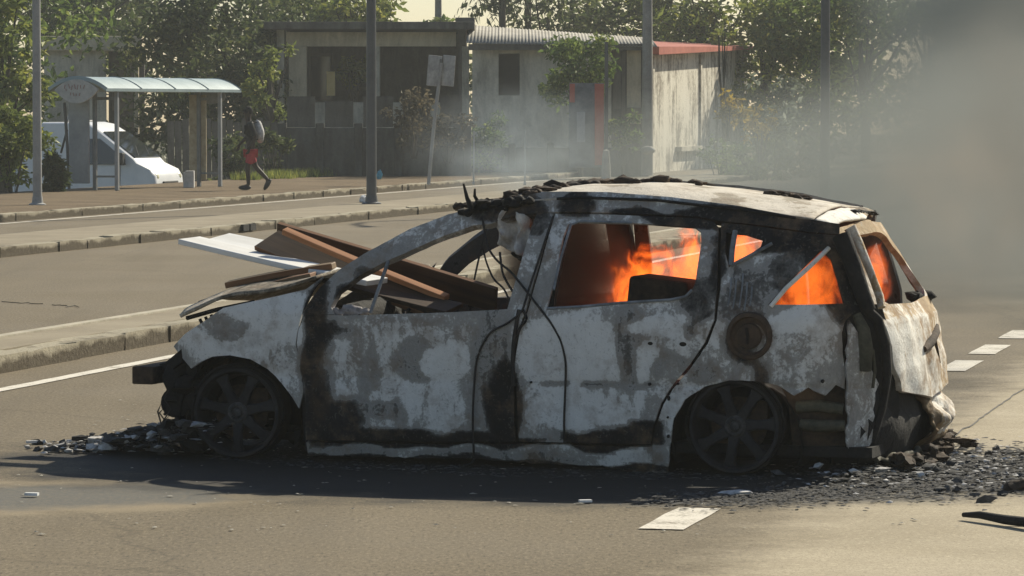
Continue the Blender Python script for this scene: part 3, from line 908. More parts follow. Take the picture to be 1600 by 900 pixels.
# inner structure below the quarter panel (chassis leg, crumpled trim)
panel('chassis_leg', [(2.82, .10), (3.09, .10), (3.09, .46), (2.74, .46), (2.80, .34)], near(.13, .01, False), M['char_brown'], CAR, grid=.05, thick=.03)
m = MB()
m.tube([(2.84, .10, .325), (2.95, .095, .335), (3.06, .11, .32)], .028, 8)
m.tube([(2.86, .09, .245), (2.96, .085, .24), (3.07, .10, .245)], [.026, .03, .026], 8)
m.build('chassis_leg', M['olive'], CAR, 60)

# ---- far side of the body, mirrored, black inside
def farpanel(name, key, holes=(), thick=.02):
    return panel(name, TRACE[key], far(), M['shell_far'], CAR, [TRACE[h] for h in holes], .06, thick)
farpanel('fender', 'fender'); farpanel('rear_door', 'rear_door', ['rear_door_hole']); farpanel('sill', 'sill', thick=.05)
TRACE['rail_far'] = [(min(x, 2.80), z) for x, z in TRACE['roof_rail']]
farpanel('windscreen_pillar', 'a_pillar', thick=.06); farpanel('roof_rail', 'rail_far', thick=.06)
farpanel('front_door', 'front_door')
TRACE['quarter_far'] = [(min(x, 2.87), z) for x, z in TRACE['quarter'][:3]] + [(2.90, 1.09), (2.96, .80), (2.96, .42)] + TRACE['quarter'][17:]
TRACE['quarter_far_hole'] = [(2.86, 1.05), (2.90, .84), (2.74, .82), (2.80, .95)]
farpanel('quarter_panel', 'quarter_far', ['quarter_hole1', 'quarter_far_hole'])
panel('centre_pillar', [(1.46, .70), (1.575, .70), (1.585, 1.24), (1.46, 1.24)], far(.06), M['char'], CAR, grid=.1, thick=.06)

# ---- floor, bulkhead, dash, seats
m = MB()
m.box((1.75, .86, .12), (2.9, 1.52, .05)); m.box((1.75, .86, .17), (2.5, .22, .12))
m.box((3.1, .86, .3), (.10, 1.3, .40))
m.build('floor_pan', M['char'], CAR)
m = MB(); m.box((.46, .86, .42), (.05, 1.5, .62)); m.build('bulkhead', M['char'], CAR)
m = MB()
m.tube([(.56, .14, .70), (.60, .5, .72), (.58, .9, .70), (.60, 1.3, .72), (.56, 1.58, .70)], .07, 8)
for k in range(14): m.lump((.55 + .1 * rng.random(), .15 + k * .105, .70 + .05 * rng.random()), (.08, .07, .05), k + 140, .7, 1)
m.build('dashboard', M['char'], CAR, 60)
def seat(name, x, y, w, top):
    e = MB()
    e.box((x, y, .34), (.46, w, .08)); e.box((x, y, .25), (.40, w * .7, .10))
    o = e.build(name, M['char'], CAR)
    b = MB()
    pts = lambda yy: [(x + .20, yy, .36), (x + .25, yy, .60), (x + .33, yy, top)]
    b.tube(pts(y - w / 2 + .03), .018, 6); b.tube(pts(y + w / 2 - .03), .018, 6)
    b.tube([(x + .33, y - w / 2 + .03, top), (x + .33, y + w / 2 - .03, top)], .018, 6)
    for k in range(5):
        f = k / 5 + .08
        b.tube([(x + .21 + .11 * f, y - w / 2 + .03, .40 + f * (top - .42)), (x + .23 + .11 * f, y + w / 2 - .03, .40 + f * (top - .42))], .007, 5)
    b.build('backrest', M['char_brown'], o, 60)
seat('seat', 1.02, .48, .46, .74); seat('seat', 1.02, 1.24, .46, .74)
m = MB()
m.box((2.12, .86, .34), (.46, 1.24, .10)); m.build('rear_seat', M['char'], CAR)
m = MB()
m.box((2.33, .60, .66), (.07, .56, .54), Matrix.Rotation(R(14), 3, 'Y')); m.box((2.33, 1.2, .62), (.07, .5, .46), Matrix.Rotation(R(17), 3, 'Y'))
m.box((2.03, .62, .72), (.30, .30, .36), Matrix.Rotation(R(6), 3, 'Y'))
bk = m.build('rear_seat_back', M['char_brown'], CAR); bevel(bk, .02)
# steering column
m = MB(); m.tube([(.60, .48, .62), (.80, .48, .60)], .02, 6)
m.lathe((.82, .48, .575), (1, 0, .4), [(-.01, .165), (.008, .175), (.012, .16), (-.01, .155), (-.01, .165)], 28); m.build('steering_wheel', M['char'], CAR, 50)

# ---- wheels
def wheel(x, y, side=-1, steer=0.0, z=.232, turn=0.0):
    o = empty('wheel', (x, y, z)); o.parent = CAR
    o.rotation_euler = (0, 0, steer)
    m = MB()
    s = side
    m.lathe((0, 0, 0), (0, s, 0), [(-.10, .175), (-.10, .205), (-.02, .198), (.055, .205), (.075, .217), (.082, .217), (.082, .205), (.07, .196), (.03, .188), (-.10, .175)], 40)
    m.build('rim', M['rim'], o, 35)
    sp = MB()
    for k in range(7):
        a = 2 * math.pi * k / 7 + turn
        d = Vector((math.cos(a), 0, math.sin(a))); n_ = Vector((-math.sin(a), 0, math.cos(a)))
        vs = []
        for r, w, y0, t in ((.035, .030, .055, .035), (.10, .020, .070, .026), (.16, .022, .072, .022), (.200, .034, .060, .022)):
            for sw, yy in ((-1, y0), (1, y0), (1, y0 - t), (-1, y0 - t)):
                vs.append(d * r + n_ * w * sw * (1 if yy == y0 else 1.25) + Vector((0, s * yy, 0)))
        fs = [(i * 4 + q, i * 4 + (q + 1) % 4, i * 4 + 4 + (q + 1) % 4, i * 4 + 4 + q) for i in range(3) for q in range(4)] + [(0, 3, 2, 1), (12, 13, 14, 15)]
        spk = MB(); spk.add(vs, fs)
        b_ = spk.build('spoke', M['rim'], o, 35); bevel(b_, .006, 2)
    h = MB()
    h.lathe((0, 0, 0), (0, s, 0), [(.02, .055), (.060, .052), (.070, .040), (.064, .026), (.075, .022), (.078, .012), (.078, 0)], 24)
    for k in range(5):
        a = 2 * math.pi * k / 5
        h.lathe((.035 * math.cos(a), 0, .035 * math.sin(a)), (0, s, 0), [(.05, .008), (.074, .007), (.076, 0)], 8)
    h.build('hub', mottled('hub_grey', (.02, .02, .02), (.09, .085, .08), 30, .7) if 'hub_grey' not in bpy.data.materials else bpy.data.materials['hub_grey'], o, 35)
    d = MB()
    d.lathe((0, 0, 0), (0, s, 0), [(-.02, .03), (-.02, .135), (-.005, .135), (-.005, .03)], 32)
    d.box((.10, s * -.01, .06), (.09, .06, .12))
    d.build('brake_disc', M['char_brown'], o, 40)
    tr = MB()
    for k in range(5):
        rr = .214 + .006 * k
        pts = []
        for q in range(41):
            a = 2 * math.pi * q / 40
            w_ = .010 * noise.noise(Vector((math.cos(a) * 2, math.sin(a) * 2, k * 3 + x)))
            sag = max(0.0, -math.sin(a))
            r2 = rr + w_ - .012 * sag - .010 * (k > 2) * sag
            pts.append((math.cos(a) * r2, s * (-.07 + .030 * k + w_), max(-z + .012, math.sin(a) * r2)))
        tr.tube(pts, .007, 5, cap=False)
    tr.lathe((0, 0, 0), (0, s, 0), [(-.11, .20), (-.10, .226), (.05, .226), (.06, .20)], 40)
    tr.build('tyre_remains', M['char'], o, 60)
    return o
wheel(.022, .10, -1, R(4), turn=.22); wheel(2.556, .10, -1, 0, turn=.08)
wheel(.022, W - .10, 1, R(4)); wheel(2.556, W - .10, 1)
def well(x, zc, r, y0=.06, dep=.36):
    m = MB()
    n = 20
    for y in (y0, y0 + dep):
        for k in range(n + 1):
            a = math.pi * (-.12 + 1.24 * k / n)
            m.v.append((x + r * math.cos(a), y, max(.05, zc + r * math.sin(a))))
    for k in range(n): m.f.append((k, k + 1, n + 2 + k, n + 1 + k))
    m.f.append(tuple(range(n + 1, 2 * n + 2)))
    m.build('wheel_well', M['char'], CAR, 50)
well(.03, .19, .325); well(2.555, .15, .315)
well(.03, .19, .325, W - .42); well(2.555, .15, .315, W - .42)

# ---- crushed front: bumper beam, radiator support, engine remains
m = MB()
m.box((-.475, .22, .405), (.115, .40, .088)); m.box((-.50, .86, .405), (.10, 1.2, .085))
m.tube([(-.44, .2, .42), (-.30, .22, .45), (-.1, .24, .46)], .04, 6); m.tube([(-.44, 1.5, .42), (-.30, 1.5, .45), (-.1, 1.48, .46)], .04, 6)
bb = m.build('bumper_beam', M['char_brown'], CAR); bevel(bb, .008)
m = MB()
m.box((-.536, .20, .405), (.004, .06, .05)); m.build('beam_socket', M['char'], bb)
m = MB()
m.box((.08, .86, .42), (.55, .80, .40))
for k in range(70):
    xx = rng.uniform(-.42, .3); m.lump((xx, rng.uniform(.12, 1.5), rng.uniform(.08, .62 if xx > -.12 else .44)), (rng.uniform(.03, .11), rng.uniform(.03, .11), rng.uniform(.03, .10)), k + 300, .6, 1)
for k in range(46):
    xx = rng.uniform(-.38, -.16); m.lump((xx, rng.uniform(.06, .34), rng.uniform(.03, .40)), (rng.uniform(.025, .075), rng.uniform(.03, .08), rng.uniform(.02, .07)), k + 500, .8, 1)
for k in range(26):
    p = Vector((rng.uniform(-.42, -.1), rng.uniform(.08, .5), rng.uniform(.15, .58)))
    q = p + Vector((rng.uniform(-.12, .12), rng.uniform(-.04, .1), rng.uniform(-.22, .05)))
    m.tube([p, (p + q) / 2 + Vector((.03, 0, .02)), q], rng.uniform(.006, .02), 6)
m.lathe((-.33, .13, .27), (.1, -1, 0), [(0, .075), (.05, .075), (.055, .05), (.05, .02), (.05, 0)], 18)
m.box((-.335, .2, .475), (.13, .2, .05), Matrix.Rotation(R(-38), 3, 'Y')); m.box((-.26, .16, .36), (.06, .10, .36), Matrix.Rotation(R(8), 3, 'Y'))
m.build('engine_remains', M['char'], CAR, 50)
m = MB()
for x, y, z, l in ((-.40, .12, .30, .26), (-.33, .05, .34, .16), (-.45, .30, .26, .2), (-.38, .2, .22, .16)):
    m.tube([(x, y, z), (x - .02 - .03 * rng.random(), y - .02, z - l * .3), (x + .02 * rng.random(), y - .03, z - l * .6), (x - .05 * rng.random(), y - .05, z - l)], .0045, 5)
m.build('cable', M['cable'], CAR, 60)

# ---- cables hanging down the near side
def cable(pts, r=.0055, off=-.012, mat='cable'):
    P = []
    for i in range(len(pts) - 1):
        for k in range(5):
            f = k / 5
            P.append((pts[i][0] + (pts[i + 1][0] - pts[i][0]) * f, pts[i][1] + (pts[i + 1][1] - pts[i][1]) * f))
    P.append(pts[-1])
    for _ in range(3):
        P = [P[0]] + [((P[i - 1][0] + 2 * P[i][0] + P[i + 1][0]) / 4, (P[i - 1][1] + 2 * P[i][1] + P[i + 1][1]) / 4) for i in range(1, len(P) - 1)] + [P[-1]]
    m = MB()
    m.tube([(x, ysurf(x, z) + off, z) for x, z in P], r, 6)
    return m.build('cable', M[mat], CAR, 60)
cable([(1.242, 1.196), (1.30, 1.05), (1.36, .99), (1.435, .945), (1.54, .84), (1.656, .718), (1.715, .62), (1.738, .52), (1.735, .40), (1.728, .25), (1.725, .13)])
cable([(1.603, 1.205), (1.57, 1.00), (1.535, .83), (1.52, .755), (1.45, .70), (1.36, .66), (1.31, .58), (1.285, .50), (1.272, .30), (1.268, .10), (1.262, .03), (1.235, -.005 + .02), (1.21, .012)], off=-.02)
cable([(1.255, 1.20), (1.245, 1.05), (1.235, .90)], off=.05)
cable([(1.245, 1.06), (1.28, .98), (1.33, .90), (1.39, .86), (1.43, .79)], off=.06, r=.005)
cable([(1.34, 1.03), (1.37, .93), (1.41, .875), (1.45, .83)], off=.06, r=.006)
cable([(1.50, .765), (1.49, .70), (1.476, .62), (1.47, .52), (1.475, .40)], r=.010)
cable([(1.52, .765), (1.545, .72), (1.505, .68), (1.48, .60)], r=.007)

# ------------------------------------------------------------------ car frame -> world
CM = Matrix.Translation(CAR.location) @ Matrix.Rotation(CAR_ROT, 4, 'Z')
def cw(x, y, z): return CM @ Vector((x, y, z))

# ------------------------------------------------------------------ planks lying across the bonnet and through the windscreen opening
def wood(name, c1, c2, grain=30):
    t = NT(name)
    v = t.coords('Object')
    g = t.noise(t.mapping(v, scale=(.06, 1, 1)), grain, 5, .65, .4)
    b = t.noise(v, 4, 4, .6)
    f = t.math('ADD', t.math('MULTIPLY', g, .7), t.math('MULTIPLY', b, .3))
    col = t.mix(t.maprange(f, .36, .64), c1, c2)
    t.principled(col, .7, 0, .3, bump=g, bstr=.3, bdist=.004)
    return t.m
M['wood_brown'] = wood('brown_wood', (.12, .055, .026), (.26, .13, .062))
M['wood_dark'] = wood('dark_wood', (.030, .018, .011), (.085, .050, .028))
M['wood_lit_edge'] = wood('lit_edge_wood', (.34, .15, .065), (.52, .25, .12))  # colour of a plank edge in sunlight
M['wood_tan'] = wood('tan_wood', (.13, .085, .045), (.24, .165, .095))
M['white_wood'] = wood('white_painted_wood', (.60, .58, .54), (.82, .81, .78), 9)

def plank(name, p0, p1, wdir, width, thick, mat, label, edge=None):
    """a board from p0 to p1 (car frame, along one long edge); wdir points across its face"""
    a, b = cw(*p0), cw(*p1)
    w = (CM.to_3x3() @ Vector(wdir))
    ax = (b - a).normalized()
    w = (w - ax * w.dot(ax)).normalized()
    n = ax.cross(w)
    L = (b - a).length
    m = MB()
    k = 8
    for i in range(k + 1):
        x = L * i / k
        bow = .006 * math.sin(math.pi * i / k)
        for y, z in ((0, 0), (width, 0), (width, -thick), (0, -thick)):
            m.v.append((x, y, z + bow))
    for i in range(k):
        for q in range(4):
            m.f.append((i * 4 + q, i * 4 + (q + 1) % 4, i * 4 + 4 + (q + 1) % 4, i * 4 + 4 + q))
    m.f += [(0, 3, 2, 1), (k * 4, k * 4 + 1, k * 4 + 2, k * 4 + 3)]
    o = m.build(name, mat)
    if edge is not None:
        o.data.materials.append(edge)
        for p in o.data.polygons:
            if abs(p.normal.y) > .8: p.material_index = 1
    o.matrix_world = Matrix(((ax.x, w.x, n.x, a.x), (ax.y, w.y, n.y, a.y), (ax.z, w.z, n.z, a.z), (0, 0, 0, 1)))
    bevel(o, .003, 1)
    tag(o, label, 'plank', 'planks heaped on the bonnet')
    return o
plank('plank', (-.57, .95, 1.036), (.64, .50, .858), (.10, -.14, -.026), .16, .028, M['white_wood'], 'long white painted board sticking out furthest over the bonnet')
plank('plank', (-.56, 1.32, 1.048), (.25, 1.10, .95), (.1, -.3, -.06), .24, .022, M['white_wood'], 'short white board lying behind the long white one')
plank('plank', (-.15, 1.02, 1.142), (1.09, .88, .828), (.02, .04, -.12), .135, .030, M['wood_dark'], 'wide dark brown plank set on edge, highest of the heap', M['wood_brown'])  # dark face and brown edge put its shade and sunlight into the colour
plank('plank', (-.115, .92, 1.080), (.915, .62, .772), (-.06, -.15, -.075), .19, .026, M['wood_dark'], 'dark plank lying flat under the strip added for its lit edge', M['wood_brown'])  # face wood darkened for its shade, edge wood lightened as lit
plank('plank', (-.040, .85, 1.094), (.93, .60, .778), (.02, -.10, -.045), .045, .030, M['wood_lit_edge'], 'lit orange edge of the flat dark plank, added as a narrow strip')  # separate strip added for the sunlit edge of the flat dark plank
plank('plank', (-.205, .42, .850), (.34, .50, .950), (.0, .5, .05), .10, .030, M['wood_tan'], 'thin tan batten lying along the top of the bonnet', M['wood_brown'])
plank('plank', (-.03, .36, .828), (.28, .36, .905), (.0, .5, .05), .09, .022, M['wood_brown'], 'short brown batten under the tan one', M['wood_tan'])
plank('plank', (-.49, .74, .738), (-.02, .60, .862), (.0, .5, .02), .07, .024, M['wood_dark'], 'dark narrow batten leaning over the front edge of the bonnet')
plank('plank', (.25, .75, .895), (1.02, .55, .742), (.0, -.2, -.06), .15, .022, M['wood_dark'], 'charred plank lying lowest on the dashboard', M['char_brown'])

# ------------------------------------------------------------------ ash, flakes and litter around the car
rng = random.Random(11)
def flakes(name, n, place, size, mat, label, flat=.20, kind='stuff'):
    m = MB()
    for k in range(n):
        x, y, z0 = place(rng)
        r = size * rng.uniform(.4, 1.0) ** 2 * 1.6
        a = rng.uniform(0, 6.28)
        sx, sy, sz = r * rng.uniform(.7, 2.2), r * rng.uniform(.5, 1.1), r * rng.uniform(.3, 1.2) * flat * 2
        vs = []
        for q in range(5):
            t = a + q * 1.2566 + rng.uniform(-.3, .3)
            vs.append((x + sx * math.cos(t) * math.cos(a) - sy * math.sin(t) * math.sin(a), y + sx * math.cos(t) * math.sin(a) + sy * math.sin(t) * math.cos(a), z0 + rng.uniform(0, .25) * sz))
        vs.append((x + rng.uniform(-.3, .3) * sx, y + rng.uniform(-.3, .3) * sy, z0 + sz))
        m.add(vs, [(q, (q + 1) % 5, 5) for q in range(5)])
    return tag(m.build(name, mat), label, kind=kind)
M['ash_white'] = mottled('white_ash', (.30, .29, .29), (.62, .60, .57), 30, .95, 90)
M['ash_dark'] = mottled('dark_ash', (.012, .012, .012), (.11, .105, .10), 14, .95, 60)
def round_car(r):
    a = r.uniform(0, 6.28); d = r.uniform(.3, 1.0) ** .5
    p = cw(1.5 + 2.1 * d * math.cos(a), .75 + 1.15 * d * math.sin(a), .006)
    return p.x, p.y, .004
def front_pile(r):
    f = r.random()
    p = cw(-.10 - .95 * f + r.gauss(0, .08), .25 + r.gauss(0, .16) + .25 * f, 0)
    return p.x, p.y, .01 + max(0, .19 * (1 - f) - abs(r.gauss(0, .05)))
def rear_pile(r):
    f = r.random()
    p = cw(3.05 + 1.0 * f ** 1.3 + r.gauss(0, .10), .7 + r.gauss(0, .55), 0)
    return p.x, p.y, .008 + max(0, .05 * (1 - f) * r.random())
def rear_side(r):
    f = r.random()
    return .7 + 1.6 * f + r.gauss(0, .12), 16.75 + .75 * f + r.gauss(0, .22), .009
flakes('ash', 4200, round_car, .011, M['ash_dark'], 'dark ash under the burnt car')
flakes('ash', 2600, front_pile, .011, M['ash_dark'], 'dark ash heap spilling from the front of the car')
def lumps(name, n, place, r0, r1, mat, label):
    m = MB()
    for k in range(n):
        x, y, z = place(rng); r = rng.uniform(r0, r1)
        m.lump((x, y, z), (r * rng.uniform(.8, 2.0), r * rng.uniform(.7, 1.3), r * rng.uniform(.4, 1.0)), k, .9, 1)
    return tag(m.build(name, mat, smooth=50), label, kind='stuff')
lumps('ash', 240, front_pile, .008, .030, M['ash_white'], 'white ash on the heap at the front of the car')
lumps('ash', 260, front_pile, .010, .040, M['ash_dark'], 'black residue in the heap at the front of the car')
lumps('ash', 160, rear_pile, .008, .030, M['ash_dark'], 'black lumps of residue behind the car')
lumps('ash', 90, rear_pile, .006, .020, M['ash_white'], 'pale lumps of ash behind the car')
flakes('ash', 700, front_pile, .014, M['ash_white'], 'fine white flakes on the heap at the front of the car')
flakes('ash', 4200, rear_pile, .014, M['ash_dark'], 'dark ash strewn behind the car')
flakes('ash', 700, rear_pile, .012, M['ash_white'], 'white flakes among the ash behind the car')
flakes('ash', 2600, rear_side, .011, M['ash_dark'], 'dark flecks scattered on the sandy shoulder')
def on_road(r): return r.uniform(-2.4, 2.6), r.uniform(15.4, 23), .006
flakes('gravel', 600, on_road, .008, mottled('pale_grit', (.20, .18, .14), (.42, .39, .32), 40), 'grit scattered over the road')

def bit(name, c, s, seed, mat, label, cat, lv=2):
    m = MB(); m.lump((0, 0, s[2] * .7), s, seed, .4, lv)
    return tag(m.build(name, mat, smooth=60, loc=c), label, cat)
M['white_litter'] = mottled('white_litter', (.55, .54, .52), (.80, .79, .77), 20, .7)
m = MB(); m.box((0, 0, .012), (.085, .022, .012), Matrix.Rotation(R(28), 3, 'Z'))
tag(m.build('litter_scrap', M['white_litter'], loc=(-2.45, 19.64, .004)), 'white sliver lying beside the dark shadow tip left of the car', 'litter')
m = MB(); m.box((0, 0, .01), (.06, .03, .012), Matrix.Rotation(R(-10), 3, 'Z'))
tag(m.build('litter_scrap', M['white_litter'], loc=(-2.13, 16.97, .004)), 'white scrap lying on the dark damp patch of road', 'litter')
m = MB(); m.box((0, 0, .008), (.055, .03, .010), Matrix.Rotation(R(12), 3, 'Z'))
tag(m.build('litter_scrap', M['white_litter'], loc=(.32, 16.69, .004)), 'white scrap on the road in front of the sill', 'litter')
bit('litter_scrap', (1.0, 17.05, .004), (.075, .05, .012), 4, M['ash_white'], 'crumpled whitish foil by the rear wheel', 'litter')
bit('stone', (2.28, 17.22, .004), (.065, .05, .030), 9, M['char_brown'], 'dark brown lump on the pale sandy shoulder', 'stone')
m = MB()
m.tube([(1.89, 16.02, .022), (1.95, 15.94, .03), (2.03, 15.80, .026), (2.13, 15.62, .03), (2.2, 15.5, .022)], [.010, .016, .020, .022, .018], 8)
m.tube([(2.03, 15.80, .026), (2.10, 15.80, .03), (2.15, 15.78, .015)], [.012, .008, .004], 6)
tag(m.build('burnt_stick', M['char'], smooth=50), 'charred stick lying on the sandy shoulder', 'stick')
bit('plastic_bag', (-2.75, 71.3, .01), (.075, .07, .075), 14, M['white_litter'], 'white plastic bag at the kerb by the lamp post', 'bag', 3)
bit('rag', (-3.07, 89.0, .115), (.06, .06, .12), 15, mottled('blue_cloth', (.05, .25, .36), (.12, .42, .52), 12), 'blue rag lying on the verge beside the lamp post', 'rag', 3)

# drain opening in the island kerb
m = MB()
for k in range(2): m.box((-.16 + .33 * k, 0, .07), (.26, .05, .09))
d = m.build('drain_inlet', M['char'], loc=RD(16.10, 51.6, 0)); d.rotation_euler.z = -ROAD_ROT + math.pi / 2
tag(d, 'dark drain inlet in the kerb of the traffic island', 'drain')

# ------------------------------------------------------------------ flames inside the car
def flame_domain(name, c, s, seed, label):
    bm = bmesh.new(); bmesh.ops.create_icosphere(bm, subdivisions=4, radius=1)
    for v in bm.verts:
        p = v.co.copy()
        n_ = noise.noise(Vector((p.x * 2.6 + seed, p.y * 2.6, seed * .7)))
        z = p.z * (1 + .45 * n_) if p.z > 0 else p.z
        k = 1 + .12 * noise.fractal(p * 2.4 + Vector((seed, 0, 0)), 1, 2, 3)
        v.co = Vector((p.x * s[0] * k, p.y * s[1] * k, z * s[2]))
    me = bpy.data.meshes.new(name); bm.to_mesh(me); bm.free()
    o = bpy.data.objects.new(name, me)
    link(o); o.location = cw(*c); o.rotation_euler = (0, 0, CAR_ROT)
    return tag(o, label, 'flames', 'flames inside the car')
def flame_mat(name, s, strength, dens, seed, thr=.0):
    t = NT(name)
    v = t.coords('Object')
    w = t.noise(t.mapping(v, loc=(seed, 0, 0), scale=(1, 1, .6)), 4.5, 3, .6, color=True)
    vm = t.n('ShaderNodeVectorMath', operation='MULTIPLY_ADD')
    t.l(w, vm.inputs[0]); vm.inputs[1].default_value = (.30, .10, .22); t.l(v, vm.inputs[2])
    a = t.noise(t.mapping(vm.outputs[0], loc=(seed, seed, 0), scale=(1, .35, .50)), 10.5, 5, .64, 1.5)
    ln = t.n('ShaderNodeVectorMath', operation='LENGTH')
    t.l(t.mapping(v, scale=(1 / s[0], 1 / s[1], 1 / s[2])), ln.inputs[0])
    body = t.maprange(ln.outputs['Value'], .30, 1.0, .13, -.24)
    sep = t.n('ShaderNodeSeparateXYZ'); t.l(v, sep.inputs[0])
    low = t.maprange(sep.outputs[2], -s[2], s[2], .10, -.08)
    x = t.math('ADD', t.math('ADD', a, low), t.math('SUBTRACT', body, thr))
    e = t.maprange(x, .505, .70, 0, 1)
    e2 = t.math('POWER', e, 1.4)
    col = t.ramp(e, [(0, (.60, .05, .006)), (.30, (1, .10, .009)), (.55, (1, .145, .013)), (1, (1, .185, .018))])
    p = t.n('ShaderNodeVolumePrincipled')
    p.inputs['Color'].default_value = (.10, .07, .055, 1)
    t.put(p.inputs['Density'], t.math('MULTIPLY', t.maprange(x, .40, .7), dens))
    t.put(p.inputs['Emission Strength'], t.math('MULTIPLY', e2, strength))
    t.l(col, p.inputs['Emission Color'])
    t.l(p.outputs[0], t.out.inputs['Volume'])
    return t.m
def flames(c, s, seed, label, strength=22, dens=2.0, thr=0.0):
    o = flame_domain('flames', c, s, seed, label)
    o.data.materials.append(flame_mat('flame_gas', s, strength, dens, seed, thr))
    return o
flames((1.82, 1.12, .82), (.38, .13, .36), 3.0, 'orange flames behind the rear door window', 20, 5.0, -.07)
flames((2.10, .98, .92), (.26, .12, .38), 5.0, 'tall orange flames at the back of the rear door window', 18, 5.0, -.02)
flames((2.40, .76, 1.0), (.22, .13, .30), 9.0, 'orange flames behind the small triangular window', 15, 6.0, -.06)
flames((2.74, .68, .86), (.27, .13, .36), 12.0, 'orange flames behind the rear side window', 10, 6.0, -.06)
flames((3.00, .95, .90), (.10, .30, .26), 15.0, 'dull red flames close to the rear window', 9, 6.0, -.05)

# ------------------------------------------------------------------ street poles
M['pole_grey'] = mottled('galvanised_pole', (.23, .23, .225), (.34, .335, .32), 3, .6, 30, bstr=.1)
M['pole_dark'] = mottled('dark_painted_pole', (.050, .052, .055), (.085, .086, .088), 3, .45, 30, bstr=.1, spec=.5)
M['concrete'] = mottled('pole_concrete', (.22, .21, .19), (.36, .34, .31), 3, .9, 30)
def post(name, loc, r0, r1, h, mat, label, arm=True, cat='lamp post'):
    o = empty(name, loc)
    m = MB()
    m.lathe((0, 0, 0), (0, 0, 1), [(0, 0), (0, r0 * 1.0), (h * .5, (r0 + r1) / 2), (h, r1), (h, 0)], 16)
    m.build('shaft', mat, o, 40)
    b = MB(); b.lathe((0, 0, 0), (0, 0, 1), [(0, r0 * 1.9), (.03, r0 * 1.9), (.05, r0 * 1.25), (.16, r0 * 1.08), (.16, 0)], 16)
    b.build('foot', mat, o, 40)
    if arm:
        a = MB(); a.tube([(0, 0, h - .1), (.1, -.2, h + .5), (.3, -.9, h + .8), (.5, -1.7, h + .85)], .05, 8)
        ar = a.build('arm', mat, o, 50)
        l = MB(); l.lump((.55, -1.95, h + .84), (.14, .34, .07), 2, .05, 2); l.build('lamp_head', M['pole_grey'], ar, 60)
    return tag(o, label, cat)
post('lamp_post', (-8.02, 64.9, .10), .078, .055, 8.5, M['pole_grey'], 'light grey lamp post at the left beside the bus shelter')
post('lamp_post', (-2.40, 65.6, .10), .088, .070, 8.5, M['pole_dark'], 'dark lamp post on the traffic island')
post('lamp_post', (5.62, 69.0, .10), .090, .070, 8.5, M['pole_dark'], 'dark lamp post rising out of the smoke behind the tail of the car')
m = MB()
o = empty('utility_pole', (3.45, 98.0, .05))
m.lathe((0, 0, 0), (0, 0, 1), [(0, .15), (9, .095), (9, 0)], 16); m.build('shaft', M['concrete'], o, 40)
m = MB(); m.box((0, 0, 8.3), (1.6, .1, .1)); m.build('crossarm', M['concrete'], o)
tag(o, 'pale concrete utility pole before the stained white house', 'utility pole')
o = empty('utility_pole', (-2.45, 128.0, -.3))
m = MB(); m.lathe((0, 0, 0), (0, 0, 1), [(0, .16), (7.0, .10), (7.0, 0)], 12); m.build('shaft', M['concrete'], o, 40)
m = MB(); m.box((0, 0, 6.1), (1.4, .1, .1)); m.build('crossarm', M['concrete'], o)
tag(o, 'utility pole far behind the flat roofed house, against the sky', 'utility pole')
def wires(pairs):
    m = MB()
    for a, b, sag in pairs:
        a, b = Vector(a), Vector(b)
        m.tube([a.lerp(b, k / 14) - Vector((0, 0, sag * 4 * (k / 14) * (1 - k / 14))) for k in range(15)], .016, 4)
    return m
for a, b, sag, lab in (((-2.9, 128, 5.85), (-15, 118, 6.6), .5, 'overhead cable running left from the far utility pole, upper one'), ((-2.0, 128, 5.8), (-15, 119, 5.6), .4, 'overhead cable running left from the far utility pole, lower one'),
                       ((-2.0, 128, 5.8), (14, 135, 4.5), .7, 'overhead cable falling to the right from the far utility pole'), ((-2.8, 128, 5.9), (14, 136, 6.5), .5, 'overhead cable rising to the right from the far utility pole')):
    tag(wires([(a, b, sag)]).build('power_line', M['cable']), lab, 'cable')

# road sign seen from behind on a leaning pole
o = empty('road_sign', (-1.80, 82.8, .11))
m = MB(); m.tube([(0, 0, 0), (.14, 0, 1.5), (.285, 0, 2.62)], .040, 10); m.build('sign_pole', M['pole_grey'], o, 50)
M['sign_back'] = mottled('faded_sign', (.20, .20, .20), (.46, .45, .43), 4, .7, 14)
for x, rz, rx in ((.13, R(30), .02), (.435, R(-38), -.01)):
    m = MB(); m.box((0, 0, 0), (.34, .02, .66))
    p = m.build('sign_plate', M['sign_back'], o); p.location = (x, -.06, 2.45); p.rotation_euler = (0, R(5), rz); bevel(p, .01)
m = MB(); m.box((.27, 0, 2.55), (.05, .05, .3)); m.box((.25, 0, 2.3), (.05, .05, .06)); m.build('clamp', M['pole_dark'], o)
tag(o, 'pair of faded sign plates on a leaning grey pole', 'road sign')

# ------------------------------------------------------------------ bus shelter
M['shelter_roof'] = mottled('pale_blue_roof', (.20, .27, .28), (.33, .40, .41), 2, .55, 20, bstr=.1, spec=.5)
M['shelter_frame'] = mottled('shelter_metal', (.13, .14, .14), (.22, .225, .22), 4, .6, 20)
M['shelter_panel'] = mottled('shelter_panel_grey', (.24, .25, .25), (.36, .365, .36), 2, .7, 14)
M['shelter_poster'] = mottled('shelter_panel_tan', (.26, .21, .13), (.42, .36, .25), 5, .8, 18)
SH = empty('bus_shelter', (-8.10, 76.4, .115), -R(24))      # local y runs along the shelter, x across (to the road)
tag(SH, 'bus shelter with a pale blue curved roof and an oval sign', 'bus shelter')
m = MB()
L0, L1 = -.55, 5.1
n = 14
for y in (L0, L1):
    for k in range(n + 1):
        a = -1 + 2 * k / n
        m.v += [(a * .66 - .30, y, 2.03 + .23 * (1 - a * a)), (a * .66 - .30, y, 1.97 + .23 * (1 - a * a))]
q = 2 * (n + 1)
